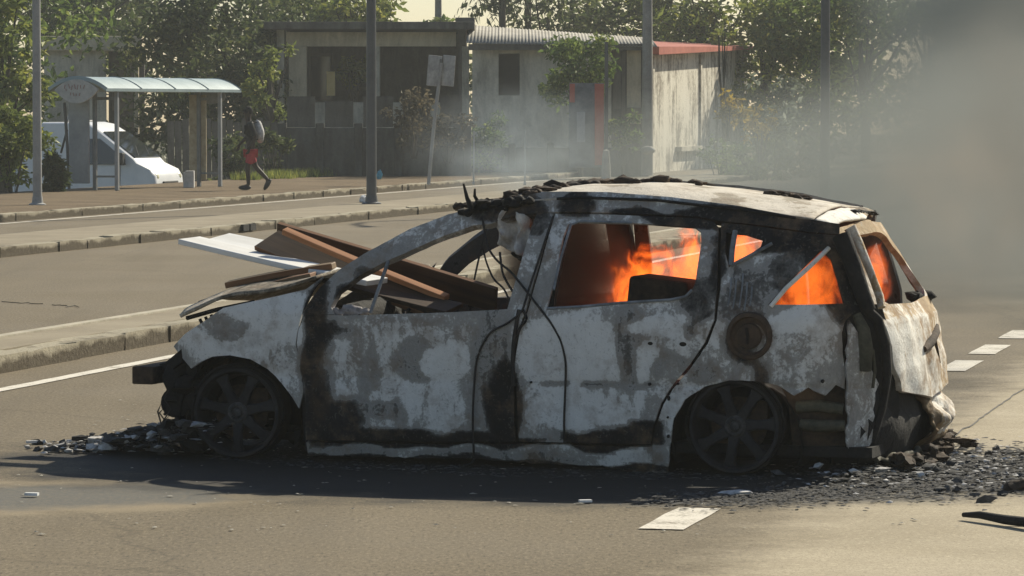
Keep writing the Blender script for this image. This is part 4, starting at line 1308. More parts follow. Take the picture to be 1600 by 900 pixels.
for k in range(n):
    a = 2 * k
    m.f += [(a, a + 2, q + a + 2, q + a), (a + 1, q + a + 1, q + a + 3, a + 3), (a, a + 1, a + 3, a + 2), (q + a, q + a + 2, q + a + 3, q + a + 1)]
m.f += [(0, q, q + 1, 1), (2 * n, 2 * n + 1, q + 2 * n + 1, q + 2 * n)]
rf = m.build('roof', M['shelter_roof'], SH, 40)
for y in (L0 + .02, .85, 2.25, 3.65, L1 - .02):
    m = MB(); m.tube([(a * .672 - .30, y, 2.03 + .232 * (1 - a * a)) for a in [-1 + .2 * k for k in range(11)]], .013, 5)
    m.build('roof_rib', M['shelter_roof'], rf, 50)
for y in (0, 4.3):
    for x in (.28, -.22):
        m = MB(); m.box((x, y, 1.0), (.075, .075, 2.0)); b = m.build('post', M['shelter_frame'] if x < 0 else M['shelter_panel'], SH); bevel(b, .01)
    m = MB(); m.box((.03, y, 1.83), (.46, .06, .06)); m.build('crossbar', M['shelter_frame'], SH)
    m = MB(); m.box((.03, y, .28), (.46, .04, .04)); m.build('crossbar', M['shelter_frame'], SH)
m = MB(); m.box((-.52, -.1, 1.0), (.46, .05, 1.72)); bevel(m.build('side_panel', M['shelter_panel'], SH), .012)
m = MB(); m.box((-.60 + .33, 4.35, 1.03), (.40, .05, 1.78)); bevel(m.build('side_panel', M['shelter_poster'], SH), .012)
m = MB(); m.tube([(-.86, -.1, 1.75), (-.80, -.1, .95), (-.76, -.1, .02)], .03, 6); m.tube([(-.80, -.1, 1.2), (-1.06, .1, .75)], .025, 6); m.build('brace', M['pole_dark'], SH, 50)
# oval sign under the gable with weathered reddish strokes, worn past reading
M['oval_white'] = mottled('weathered_sign_white', (.34, .33, .31), (.50, .48, .45), 9, .7, 30)
m = MB()
k = 30
for y in (-.585, -.53):
    m.v += [(-.30 + .50 * math.cos(6.2832 * i / k), y, 2.0 + (1 if i < k / 2 else -1) * (.21 if i < k / 2 else .27) * (1 - math.cos(6.2832 * i / k) ** 2) + (.001 if i in (0, k // 2) else 0)) for i in range(k)]
m.f = [tuple(range(k))[::-1], tuple(range(k, 2 * k))] + [(i, (i + 1) % k, k + (i + 1) % k, k + i) for i in range(k)]
sgn = m.build('sign_plate', M['oval_white'], SH)
m = MB()
r_ = random.Random(3)
for x, z, h, s_ in ((-.56, 2.06, .08, .2), (-.53, 2.00, .05, -.2), (-.46, 2.07, .09, -.3), (-.40, 2.04, .10, .3), (-.33, 2.06, .10, -.25), (-.27, 2.05, .10, .25), (-.20, 2.06, .07, 0), (-.12, 2.06, .08, .3), (-.43, 1.92, .06, .2), (-.36, 1.91, .07, -.3), (-.30, 1.90, .05, .1), (-.22, 1.91, .06, .3)):
    m.box((x, -.588, z), (.022, .006, h), Matrix.Rotation(s_, 3, 'Y'))
m.build('lettering', mottled('faded_red', (.27, .19, .175), (.33, .235, .22), 20), sgn)
m = MB(); m.lump((-.30, 4.9, 1.88), (.42, .03, .16), 1, .02); m.build('gable_plate', M['shelter_frame'], SH, 60)
tb = MB(); tb.box((0, 0, .16), (.22, .2, .32)); tb.box((.02, 0, .335), (.18, .22, .03))
b = tb.build('litter_box', mottled('dirty_white_plastic', (.40, .39, .37), (.58, .57, .54), 6), loc=(-6.66, 79.2, .115)); bevel(b, .012)
tag(b, 'small dirty white box at the foot of the shelter', 'box')

# ------------------------------------------------------------------ white van parked lower down behind the shelter
VAN = empty('parked_van', (-9.62, 93.0, -.95), R(-15))
tag(VAN, 'white delivery van parked behind the bus shelter', 'van')
M['van_white'] = mottled('white_van_paint', (.70, .71, .72), (.80, .80, .80), 1.5, .35, 6, spec=.5, bstr=.02)
M['glass_dark'] = NT('dark_glass'); M['glass_dark'].principled((.016, .019, .022), .06, 0, .6); M['glass_dark'] = M['glass_dark'].m
M['black_trim'] = mottled('black_plastic', (.012, .012, .013), (.03, .03, .03), 8, .6)
prof = [(-4.2, .35), (-4.25, .9), (-4.2, 2.25), (-4.05, 2.36), (-.55, 2.38), (-.30, 2.33), (-.02, 2.16), (.86, 1.50), (.95, 1.40), (1.30, 1.24), (1.40, 1.08), (1.43, .80), (1.45, .42), (1.35, .32), (.2, .30), (-3.9, .30)]
m = MB()
YS = [(-.98, .93), (-.94, .985), (-.86, 1.0), (.86, 1.0), (.94, .985), (.98, .93)]
cz = 1.2
for y, k in YS:
    for x, z in prof:
        inset = max(0, z - 1.3) * .10
        yy = y * (1 - inset / .98) if abs(y) > .5 else y
        m.v.append((x * 1.0 if k > .99 else -1.4 + (x + 1.4) * (k + .055 if k < .95 else k + .012), yy, cz + (z - cz) * (k + .03 if k < .95 else k)))
n = len(prof)
for i in range(len(YS) - 1):
    for j in range(n):
        m.f.append((i * n + j, i * n + (j + 1) % n, (i + 1) * n + (j + 1) % n, (i + 1) * n + j))
m.f += [tuple(range(n)), tuple((len(YS) - 1) * n + j for j in range(n))[::-1]]
m.build('body', M['van_white'], VAN, 35)
def van_y(z): return -.98 * (1 - max(0, z - 1.3) * .10 / .98) - .006
def side_poly(name, pts, mat, parent=VAN, d=.02, off=0.0):
    m = MB()
    k = len(pts)
    for q in (0, 1): m.v += [(x, van_y(z) - off + q * d, z) for x, z in pts]
    m.f = [tuple(range(k)), tuple(range(k, 2 * k))[::-1]] + [(i, (i + 1) % k, k + (i + 1) % k, k + i) for i in range(k)]
    return m.build(name, mat, parent)
side_poly('side_window', [(-.55, 1.36), (-.55, 1.98), (-.02, 1.98), (.52, 1.56), (.66, 1.36)], M['glass_dark'])
m = MB(); m.v = [(.02, -.80, 2.13), (.02, .80, 2.13), (.84, .86, 1.515), (.84, -.86, 1.515)]
m.v = [(x + .022, y, z + .022) for x, y, z in m.v] + [(x - .02, y, z - .02) for x, y, z in m.v]
m.f = [(0, 3, 2, 1), (4, 5, 6, 7), (0, 1, 5, 4), (1, 2, 6, 5), (2, 3, 7, 6), (3, 0, 4, 7)]
ws_ = m.build('windscreen', M['glass_dark'], VAN)
m = MB(); m.tube([(.80, -.5, 1.575), (.50, .1, 1.80)], .012, 5); m.tube([(.80, .25, 1.575), (.52, .7, 1.79)], .012, 5); m.build('wiper', M['black_trim'], ws_)
m = MB(); m.box((.60, -1.10, 1.50), (.12, .22, .30)); bevel(m.build('door_mirror', M['black_trim'], VAN), .03)
for y in (-.78, .78):
    m = MB(); m.lump((1.28, y, 1.06), (.14, .17, .13), 2, .03)
    h = m.build('headlight', mottled('headlight_lens', (.55, .52, .36), (.75, .70, .45), 6, .25) if 'headlight_lens' not in bpy.data.materials else bpy.data.materials['headlight_lens'], VAN, 60)
    h['label'] = 'yellowish headlight'
m = MB(); m.box((1.42, 0, .52), (.12, 1.9, .30)); bevel(m.build('bumper', M['black_trim'], VAN), .05)
m = MB(); m.box((1.435, 0, .90), (.05, 1.0, .12)); bevel(m.build('grille', M['black_trim'], VAN), .02)
for pts in ([(-.70, .45), (-.70, 2.15), (-.685, 2.15), (-.685, .45)], [(.50, .45), (.50, 1.45), (.512, 1.45), (.512, .45)], [(-2.2, .45), (-2.2, 2.2), (-2.185, 2.2), (-2.185, .45)]):
    side_poly('door_seam', pts, M['black_trim'], d=.01, off=-.002)
side_poly('door_handle', [(-.62, 1.10), (-.62, 1.2), (-.42, 1.2), (-.42, 1.10)], M['black_trim'], off=.02); side_poly('door_handle', [(-1.05, 1.08), (-1.05, 1.22), (-.85, 1.22), (-.85, 1.08)], M['black_trim'], off=.02)
for x, y in ((.72, -.86), (-3.0, -.86), (.72, .86), (-3.0, .86)):
    w = MB(); s_ = -1 if y < 0 else 1
    w.lathe((x, y, .34), (0, s_, 0), [(-.10, .2), (-.10, .32), (-.06, .345), (.08, .345), (.12, .32), (.125, .22), (.10, .2)], 24)
    wo_ = w.build('wheel', M['black_trim'], VAN, 40)
    w = MB(); w.lathe((x, y, .34), (0, s_, 0), [(.09, .22), (.10, .18), (.06, .1), (.10, .06), (.10, 0)], 20); w.build('rim', M['pole_grey'], wo_, 40)
for x in (-.9, -2.6):
    m = MB(); m.tube([(x, -.85, 2.36), (x + .12, -.85, 2.66)], .03, 6); m.tube([(x, -.85, 2.40), (x, .85, 2.40)], .025, 6); m.build('roof_bar', M['sign_back'], VAN, 50)

# ------------------------------------------------------------------ person walking left on the verge
def skin(name, verts, edges, radii, mat, parent, root=0, lv=2):
    me = bpy.data.meshes.new(name); me.from_pydata(verts, edges, []); me.materials.append(mat)
    o = link(bpy.data.objects.new(name, me), parent)
    o.modifiers.new('skin', 'SKIN').use_smooth_shade = True
    sv = me.skin_vertices[0].data
    for i, r in enumerate(radii):
        sv[i].radius = r if isinstance(r, tuple) else (r, r)
        sv[i].use_root = (i == root)
    o.modifiers.new('sub', 'SUBSURF').levels = lv
    o.modifiers['sub'].render_levels = lv
    return o
PER = empty('person', (-5.22, 76.8, .118), R(8))
tag(PER, 'person in a black top and red shorts walking left along the verge', 'person')
M['skin'] = mottled('dark_skin', (.030, .019, .013), (.05, .032, .022), 6, .6, 30, bstr=.05)
V = []; E = []; RR = []
def jt(p, r, par=None):
    V.append(p); RR.append(r)
    if par is not None: E.append((par, len(V) - 1))
    return len(V) - 1
pel = jt((0, 0, .88), (.13, .10)); sp = jt((-.01, 0, 1.05), (.12, .09), pel); chst = jt((-.025, 0, 1.24), (.145, .10), sp); nk = jt((-.04, 0, 1.385), .05, chst)
jw = jt((-.055, 0, 1.455), (.062, .066), nk); hd = jt((-.06, 0, 1.55), (.074, .085), jw); tp = jt((-.052, 0, 1.615), .058, hd)
LH = {}
for s_, sgn_ in ((-1, 'n'), (1, 'f')):
    hip = jt((-.005, s_ * .09, .83), .088, pel)
    if s_ < 0: kn = jt((-.07, s_ * .09, .46), .058, hip); an = jt((-.055, s_ * .085, .10), .040, kn); toe = jt((-.20, s_ * .085, .045), .034, an)
    else: kn = jt((.09, s_ * .09, .47), .058, hip); an = jt((.35, s_ * .09, .20), .040, kn); toe = jt((.30, s_ * .09, .065), .034, an)
    sh = jt((-.02, s_ * .165, 1.31), .056, chst)
    if s_ < 0: el = jt((.07, s_ * .22, 1.06), .042, sh); wr = jt((-.03, s_ * .21, .86), .030, el)
    else: el = jt((-.06, s_ * .22, 1.06), .042, sh); wr = jt((-.20, s_ * .20, .92), .030, el)
    dx = Vector((-.35, 0, -.9)).normalized()
    pm = jt(tuple(Vector(V[wr]) + dx * .06), (.034, .018), wr)
    for f in range(4):
        b0 = jt(tuple(Vector(V[pm]) + dx * .035 + Vector((.026 - .017 * f, 0, 0))), .009, pm)
        b1 = jt(tuple(Vector(V[b0]) + dx * (.03 + .006 * (f in (1, 2))) + Vector((-.004, s_ * -.006, 0))), .008, b0)
        jt(tuple(Vector(V[b1]) + dx * .024 + Vector((-.010, s_ * -.012, 0))), .007, b1)
    t0 = jt(tuple(Vector(V[wr]) + dx * .03 + Vector((-.034, s_ * -.012, 0))), .011, wr); jt(tuple(Vector(V[t0]) + dx * .04 + Vector((-.012, 0, 0))), .009, t0)
body = skin('body', V, E, RR, M['skin'], PER)
def wear(name, idx, grow, mat, tweak=None):
    mp = {k: i for i, k in enumerate(idx)}
    vs = [Vector(V[k]) for k in idx]
    grow = grow if name != 'shorts' else .010
    return skin(name, [tuple(v) for v in vs], [(mp[a], mp[b]) for a, b in E if a in mp and b in mp], [tuple((q + grow) for q in (RR[k] if isinstance(RR[k], tuple) else (RR[k], RR[k]))) for k in idx], mat, PER)
nm = {i: V[i] for i in range(len(V))}
shs = [i for a, i in E if a == chst and i != nk]
els = [i for a, i in E if a in shs]
M['black_cloth'] = mottled('black_cloth', (.012, .012, .013), (.03, .03, .03), 10, .9)
wear('shirt', [pel, sp, chst] + shs + els, .016, M['black_cloth'])
hips = [i for a, i in E if a == pel and i != sp]; kns = [i for a, i in E if a in hips]
# shorts end just above the knee
Vs = list(V)
V[pel] = (0, 0, .815)
for h_, k_ in zip(hips, kns):
    V[k_] = tuple(Vector(V[h_]).lerp(Vector(V[k_]), .92)); V[h_] = (V[h_][0], V[h_][1], .74)
wear('shorts', [pel] + hips + kns, .024, mottled('red_cloth', (.30, .035, .045), (.44, .06, .07), 10, .9))
V[:] = Vs
for a_, s_ in (((-.07, -.085, .05), 0), ((.335, .09, .13), 1)):
    m = MB(); m.lump((0, 0, 0), (.135, .05, .052), 3 + s_, .08)
    sh_ = m.build('shoe', M['black_trim'], PER, 60); sh_.location = Vector(a_) + Vector((-.06, 0, 0) if not s_ else (-.0, 0, -.02)); sh_.rotation_euler = (0, R(0 if not s_ else -58), 0)
m = MB(); m.lump((-.045, 0, 1.585), (.088, .083, .085), 6, .14, 3); m.build('hair', M['char'], PER, 60)
m = MB(); m.lump((-.135, 0, 1.535), (.016, .014, .02), 2, .05, 1)
for y in (-.03, .03): m.lump((-.128, y, 1.558), (.008, .011, .008), 1, .02, 1)
m.box((-.128, 0, 1.50), (.01, .04, .008)); m.lump((-.05, -.082, 1.545), (.02, .012, .03), 4, .05, 1); m.lump((-.05, .082, 1.545), (.02, .012, .03), 4, .05, 1)
m.build('face', M['skin'], PER, 60)
m = MB(); m.lump((0, 0, 0), (.10, .15, .235), 5, .10, 3)
bp = m.build('backpack', mottled('grey_white_backpack', (.22, .22, .22), (.52, .51, .50), 7, .8), smooth=60)
bp.location = PER.matrix_basis @ Vector((.165, 0, 1.17)); bp.rotation_euler = (0, R(-8), R(8))
m = MB()
for y in (-.11, .11): m.tube([(-.03, y, .19), (-.12, y * 1.1, .23), (-.255, y * 1.15, .15), (-.28, y * 1.2, 0), (-.16, y * 1.1, -.14), (-.05, y, -.15)], .018, 6)
m.build('strap', M['black_cloth'], bp, 60)
tag(bp, 'grey and white backpack on the back of the walking person', 'backpack')

# ------------------------------------------------------------------ houses behind the verge
def streaked(name, c1, c2, amt=.6, bottom=None):
    t = NT(name)
    v = t.coords('Object')
    st = t.noise(t.mapping(v, scale=(1, 1, .28)), 3.0, 6, .68, .6)
    big = t.noise(v, 1.1, 5, .6)
    fine = t.noise(v, 18, 4, .65)
    f = t.math('ADD', t.math('MULTIPLY', st, .55), t.math('MULTIPLY', big, .30))
    f = t.math('ADD', f, t.math('MULTIPLY', fine, .15))
    col = t.mix(t.maprange(f, .40, .60), c2, c1)
    t.principled(col, .92, 0, .15, bump=fine, bstr=.3, bdist=.02)
    return t.m
M['plaster_grey'] = streaked('stained_grey_plaster', (.62, .58, .48), (.28, .26, .21))
M['plaster_cream'] = streaked('cream_plaster', (.60, .52, .37), (.36, .31, .22))
def damp_wall():
    t = NT('streaked_white_plaster')
    v = t.coords('Object')
    st = t.noise(t.mapping(v, scale=(1, 1, .16)), 2.2, 6, .7, .8)
    big = t.noise(v, .7, 5, .65, .5)
    fine = t.noise(v, 7, 5, .7)
    f = t.math('ADD', t.math('ADD', t.math('MULTIPLY', st, .42), t.math('MULTIPLY', big, .33)), t.math('MULTIPLY', fine, .25))
    col = t.ramp(f, [(.38, (.10, .088, .07)), (.46, (.32, .285, .23)), (.52, (.68, .64, .54)), (.7, (.78, .74, .64))])
    t.principled(col, .92, 0, .15, bump=fine, bstr=.3, bdist=.02)
    return t.m
M['plaster_white'] = damp_wall()
M['plaster_dark'] = streaked('dark_streaked_wall', (.14, .13, .112), (.062, .058, .05))  # much darker tone of the streaked plaster
M['wall_mid'] = streaked('yard_wall_plaster', (.13, .125, .11), (.06, .057, .05))
M['corrugated'] = mottled('corrugated_iron', (.16, .148, .125), (.32, .295, .25), 1.6, .75, 12, bstr=.1)
M['red_roof'] = mottled('red_painted_iron', (.34, .085, .055), (.48, .15, .10), 2, .7, 14)
M['dark_void'] = mottled('dark_interior', (.012, .012, .012), (.028, .027, .026), 3, .95, 10)
M['timber'] = mottled('grey_timber', (.09, .08, .065), (.18, .16, .13), 4, .9, 30, stretch=(1, 1, .2))

def px(p, d): return (p - 800) * d / 6000.0
def pz(y, d): return H + (172 - y) * d / 6000.0
def bx(name, x0, x1, y0, y1, z0, z1, mat, parent=None, bev=0):
    c = ((x0 + x1) / 2, (y0 + y1) / 2, (z0 + z1) / 2)
    m = MB(); m.box((0, 0, 0), (x1 - x0, y1 - y0, z1 - z0))
    o = m.build(name, mat, parent, loc=c)
    if bev: bevel(o, bev)
    return o
GZ = -.96
# flat roofed house with an open front
HA = empty('house', (0, 0, 0)); tag(HA, 'dark flat roofed house with an open veranda behind the yard wall', 'house')
x0, x1 = -6.3, -1.25
bx('roof', x0 - .3, x1 + .25, 102.2, 112, 3.86, 4.06, M['plaster_dark'], HA, .02)
bx('wall', x0, x1, 107.0, 107.2, GZ, 3.86, M['plaster_dark'], HA)
bx('wall', x0, x0 + .2, 103, 107.0, GZ, 3.86, M['plaster_grey'], HA); bx('wall', x1 - .2, x1, 103, 107, GZ, 3.86, M['plaster_dark'], HA)
bx('floor', x0, x1, 103, 107, GZ, .25, M['plaster_dark'], HA)
bx('lintel', x0 + .25, x1 - .25, 103.0, 103.2, 3.42, 3.80, M['plaster_cream'], HA)
for p0, p1, mt in ((452, 480, 'plaster_cream'), (580, 594, 'plaster_grey'), (722, 733, 'plaster_grey')):
    bx('column', px(p0, 103), px(p1, 103), 102.9, 103.25, .25, 3.42, M[mt], HA, .015)
bx('parapet', x0 + .25, x1 - .25, 103.02, 103.16, .25, 1.92, M['plaster_grey'], HA)
wf = bx('window', px(482, 106.9), px(520, 106.9), 106.85, 106.99, 1.9, 3.3, M['timber'], HA)
bx('pane', px(486, 106.9), px(516, 106.9), 106.82, 106.845, 1.98, 3.2, M['glass_dark'], wf).matrix_parent_inverse = wf.matrix_basis.inverted()
o = bx('window_sliver', px(511, 103.6), px(524, 103.6), 103.55, 103.6, 2.1, 2.75, mottled('yellowish_sliver', (.50, .37, .14), (.62, .48, .22), 5), HA); o['label'] = 'bright yellowish sliver of the veranda window, built as a strip'  # added strip stands for the bright sliver in the window
bx('shelf', px(530, 105), px(578, 105), 104.9, 105.3, 2.25, 2.34, M['timber'], HA); bx('shelf', px(530, 105), px(578, 105), 104.9, 105.3, 2.65, 2.72, M['timber'], HA)
bx('roof_tank', px(712, 106), px(742, 106), 105.5, 106.3, 4.06, 4.25, M['plaster_dark'], HA)

# long house with corrugated roof
HB = empty('house', (0, 0, 0)); tag(HB, 'grey house with a pale corrugated roof and a vine on its front', 'house')
d = 101.0
xa, xb = px(738, d), px(1008, d)
bx('wall', xa, px(779, d), d, d + .2, GZ, 3.5, M['plaster_grey'], HB); bx('wall', px(812, d), px(955, d), d + .02, d + .2, GZ, 3.5, M['plaster_grey'], HB)
bx('wall', px(779, d), px(812, d), d + .01, d + .2, GZ, 2.1, M['plaster_grey'], HB); bx('wall', px(779, d), px(812, d), d + .01, d + .2, 3.2, 3.5, M['plaster_grey'], HB)
bx('wall', px(955, d), xb, d + .05, d + .2, GZ, 3.45, M['plaster_dark'], HB)
bx('doorway', px(775, d), px(816, d), d + .35, d + .45, 2.0, 3.3, M['dark_void'], HB)
bx('wall', xa, xa + .2, d + .2, d + 6, GZ, 3.5, M['plaster_grey'], HB); bx('wall', xb - .2, xb, d + .2, d + 6, GZ, 3.3, M['plaster_grey'], HB)
bx('fascia', xa - .1, xb + .1, d - .42, d - .36, 3.28, 3.44, M['plaster_dark'], HB)
for k, (p0, p1) in enumerate(((958, 970), (971, 977), (979, 1001))):
    b = bx('board', px(p0, d), px(p1, d), d - .04 - .01 * k, d + .02 - .01 * k, 1.75 - .2 * k, 3.28, M['plaster_cream'] if k == 2 else M['timber'], HB)
bx('counter', px(979, d), px(1003, d), d - .3, d, 1.62, 1.78, M['timber'], HB)
nsh = 6
for k in range(nsh):
    m = MB()
    a0 = xa - .15 + (xb - xa + .4) * k / nsh; a1 = xa - .15 + (xb - xa + .4) * (k + 1) / nsh + .05
    n = 64
    for i in range(n + 1):
        x = a0 + (a1 - a0) * i / n
        w = .010 * math.sin(x * 2 * math.pi / .09)
        f = (x - xa) / (xb - xa)
        m.v += [(x, d - .45, 3.46 - .12 * f + w + .006 * k), (x, d + 4.2, 4.02 - .35 * f + w + .006 * k)]
    for i in range(n): m.f.append((2 * i, 2 * i + 2, 2 * i + 3, 2 * i + 1))
    o = m.build('roof_sheet', M['corrugated'], HB, 80)
    sl = o.modifiers.new('thick', 'SOLIDIFY'); sl.thickness = .008

# stained white house with the red roof edge; its long wall faces the road and catches the sun
HC = empty('house', (px(1016, 105), 105.0, 0), -ROAD_ROT); tag(HC, 'white house with black damp streaks and a red roof edge', 'house')
LW = 15.4                                                     # local y runs along the wall, away from the camera; -x is inside
def wallz(y): return 3.20 + (3.60 - 3.20) * y / LW
m = MB()
for x in (0, -.2):
    for k in range(9):
        y = LW * k / 8
        m.v += [(x, y, GZ), (x, y, wallz(y))]
for k in range(8):
    a_ = 2 * k
    m.f += [(a_, a_ + 2, a_ + 3, a_ + 1), (18 + a_, 18 + a_ + 1, 18 + a_ + 3, 18 + a_ + 2), (a_ + 1, a_ + 3, 18 + a_ + 3, 18 + a_ + 1)]
m.f += [(0, 1, 19, 18), (16, 34, 35, 17)]
m.build('wall', M['plaster_white'], HC)
bx('wall', -5.0, -.2, 0, .2, GZ, 3.15, M['plaster_white'], HC); bx('wall', -5.0, -.2, LW - .2, LW, GZ, 3.5, M['plaster_white'], HC)
m = MB()
m.v = [(.30, -.3, 3.22), (.30, LW + .3, 3.62), (.30, LW + .3, 3.70), (.30, -.3, 3.44), (-5, -.3, 3.62), (-5, LW + .3, 3.9), (-5, LW + .3, 4.0), (-5, -.3, 3.74)]
m.f = [(0, 1, 2, 3), (3, 2, 6, 7), (0, 4, 5, 1), (1, 5, 6, 2), (0, 3, 7, 4), (4, 7, 6, 5)]
m.build('roof_edge', M['red_roof'], HC)
for y in (.1, 7.2): bx('pilaster', .003, .06, y, y + .22, GZ, wallz(y) - .03, M['plaster_white'], HC)
m = MB(); m.tube([(.05, LW - .6, 3.2), (.75, LW + .2, 2.45)], .045, 6); m.build('strut', M['pole_grey'], HC, 50)
bx('downpipe', .01, .09, LW - 1.2, LW - 1.1, GZ, 3.4, M['pole_grey'], HC)
bx('ledge', .003, .18, 3.6, 7.0, .55, .68, M['plaster_grey'], HC)

# low cream house far left
HD = empty('house', (0, 0, 0)); tag(HD, 'low house with a cream roof band at the left behind the bus shelter', 'house')
d = 112.0
bx('roof', px(66, d), px(224, d), d - .3, d + 6, pz(80, d), pz(57, d), M['plaster_cream'], HD, .03)
bx('wall', px(70, d), px(166, d), d, d + .2, GZ, pz(80, d), M['plaster_grey'], HD)
bx('wall', px(166, d), px(222, d), d + .8, d + 1.0, GZ, pz(80, d), M['plaster_dark'], HD)
bx('column', px(210, d), px(217, d), d, d + .2, GZ, pz(80, d), M['plaster_cream'], HD)
wf = bx('window', px(172, d), px(204, d), d + .72, d + .79, 1.7, 3.1, M['timber'], HD)

# yard wall and fences along the verge
d = 93.5
WA = empty('yard_wall', (0, 0, 0)); tag(WA, 'low dark yard wall with pillars behind the verge', 'wall')
bx('wall', px(438, d), px(735, d), d, d + .18, GZ, 1.28, M['wall_mid'], WA)
for p in (441, 500, 560, 622, 680, 730): bx('pillar', px(p, d) - .10, px(p, d) + .10, d - .06, d + .24, GZ, 1.40, M['wall_mid'], WA, .02)
for k in range(5):
    p = (441, 500, 560, 622, 680, 730)
    bx('fence_panel', px(p[k], d) + .12, px(p[k + 1], d) - .12, d + .05, d + .09, 1.30, 2.05 - .12 * (k % 2), M['plaster_dark'], WA)
d = 99.0
WB = empty('yard_wall', (0, 0, 0)); tag(WB, 'long grey wall under the pale corrugated roof, half hidden by smoke', 'wall')
bx('wall', px(737, d), px(1012, d), d, d + .16, GZ, .75, M['wall_mid'], WB)
for p in (740, 800, 860, 930, 1008): bx('pillar', px(p, d) - .09, px(p, d) + .09, d - .05, d + .2, GZ, .86, M['wall_mid'], WB, .02)
d = 98.5
WC = empty('yard_fence', (0, 0, 0)); tag(WC, 'dark fence of upright boards behind the bus shelter', 'fence')
x = px(262, d)
rr = random.Random(4)
while x < px(436, d):
    b = bx('board', x, x + .17, d + rr.uniform(-.012, .012), d + .03 + rr.uniform(-.01, .01), -.96, 1.45 + rr.uniform(-.08, .08), M['plaster_dark'], WC)
    x += .19
# red board and stone post
o = empty('notice_board', (0, 0, 0)); tag(o, 'tall red framed board with a blue grey centre beside the wall', 'board')
d = 96.0
pan = bx('panel', px(889, d), px(944, d), d, d + .08, pz(262, d), pz(130, d), mottled('faded_blue_print', (.07, .08, .10), (.22, .23, .24), 3.0, .8, 9), o, .01)
mr = mottled('faded_red_paint', (.36, .085, .06), (.50, .16, .12), 3)
bx('border', px(929, d), px(944, d) - .01, d - .03, d - .003, pz(258, d), pz(131, d), mr, o); bx('border', px(890, d), px(898, d), d - .03, d - .003, pz(160, d), pz(131, d), mr, o)
bx('poster', px(901, d), px(914, d), d - .02, d - .003, pz(222, d), pz(175, d), mottled('pale_print', (.25, .27, .29), (.45, .46, .47), 4), o)
bx('post', px(944, d) + .01, px(950, d), d - .04, d + .06, -.3, pz(66, d), M['pole_dark'], o)
d = 94.5
m = MB(); m.lathe((0, 0, 0), (0, 0, 1), [(0, .13), (.55, .10), (.72, .075), (.75, 0)], 10)
tag(m.build('bollard', M['concrete'], smooth=40, loc=(px(947, d), d, .0)), 'whitish stone post beside the red framed board', 'bollard')
m = MB(); m.lump((0, 0, .08), (.20, .14, .11), 5, .2)
tag(m.build('stone', M['concrete'], smooth=60, loc=(px(1012, 97), 97, .62)), 'pale flat stone on top of the wall by the utility pole', 'stone')
m = MB(); m.tube([(0, 0, 0), (0, 0, 1.7)], .028, 6)
for p, d_, lab in ((740, 84, 'thin marker post in the smoke, left one'), (820, 84, 'thin marker post in the smoke, right one')):
    m = MB(); m.tube([(0, 0, 0), (.01, 0, 1.15)], .022, 6); m.tube([(-.03, 0, .0), (.03, 0, .0)], .04, 6)
    tag(m.build('marker_post', M['pole_grey'], smooth=50, loc=(px(p, d_), d_, .11)), lab, 'post')

# ------------------------------------------------------------------ plants
def leaf_mat(name, dark, light, warm):
    t = NT(name)
    a = t.n('ShaderNodeAttribute'); a.attribute_name = 'tint'
    col = t.ramp(a.outputs['Fac'], [(0, dark), (.6, light), (1, warm)])
    df = t.n('ShaderNodeBsdfDiffuse'); tr = t.n('ShaderNodeBsdfTranslucent'); gl = t.n('ShaderNodeBsdfGlossy')
    t.l(col, df.inputs[0]); t.l(col, tr.inputs[0]); gl.inputs['Roughness'].default_value = .45
    gl.inputs[0].default_value = (.5, .5, .45, 1)
    m1 = t.n('ShaderNodeMixShader'); m1.inputs[0].default_value = .45
    t.l(df.outputs[0], m1.inputs[1]); t.l(tr.outputs[0], m1.inputs[2])
    m2 = t.n('ShaderNodeMixShader'); m2.inputs[0].default_value = .05
    t.l(m1.outputs[0], m2.inputs[1]); t.l(gl.outputs[0], m2.inputs[2])
    t.l(m2.outputs[0], t.out.inputs['Surface'])
    return t.m
M['leaf_green'] = leaf_mat('green_leaves', (.045, .075, .022), (.14, .20, .05), (.30, .33, .08))
M['leaf_dark'] = leaf_mat('dark_leaves', (.028, .042, .018), (.075, .10, .036), (.17, .18, .06))
M['leaf_olive'] = leaf_mat('olive_leaves', (.065, .09, .024), (.20, .24, .055), (.40, .38, .08))
M['leaf_yellow'] = leaf_mat('yellow_leaves', (.12, .10, .02), (.42, .30, .04), (.60, .42, .05))
M['leaf_pale'] = leaf_mat('pale_leaves', (.07, .09, .06), (.20, .23, .17), (.48, .50, .44))
M['leaf_dry'] = leaf_mat('dry_leaves', (.05, .045, .03), (.12, .10, .065), (.22, .18, .11))
M['bark'] = mottled('grey_bark', (.035, .030, .024), (.09, .078, .06), 6, .95, 30, stretch=(1, 1, .25), bstr=.8, bdist=.03)

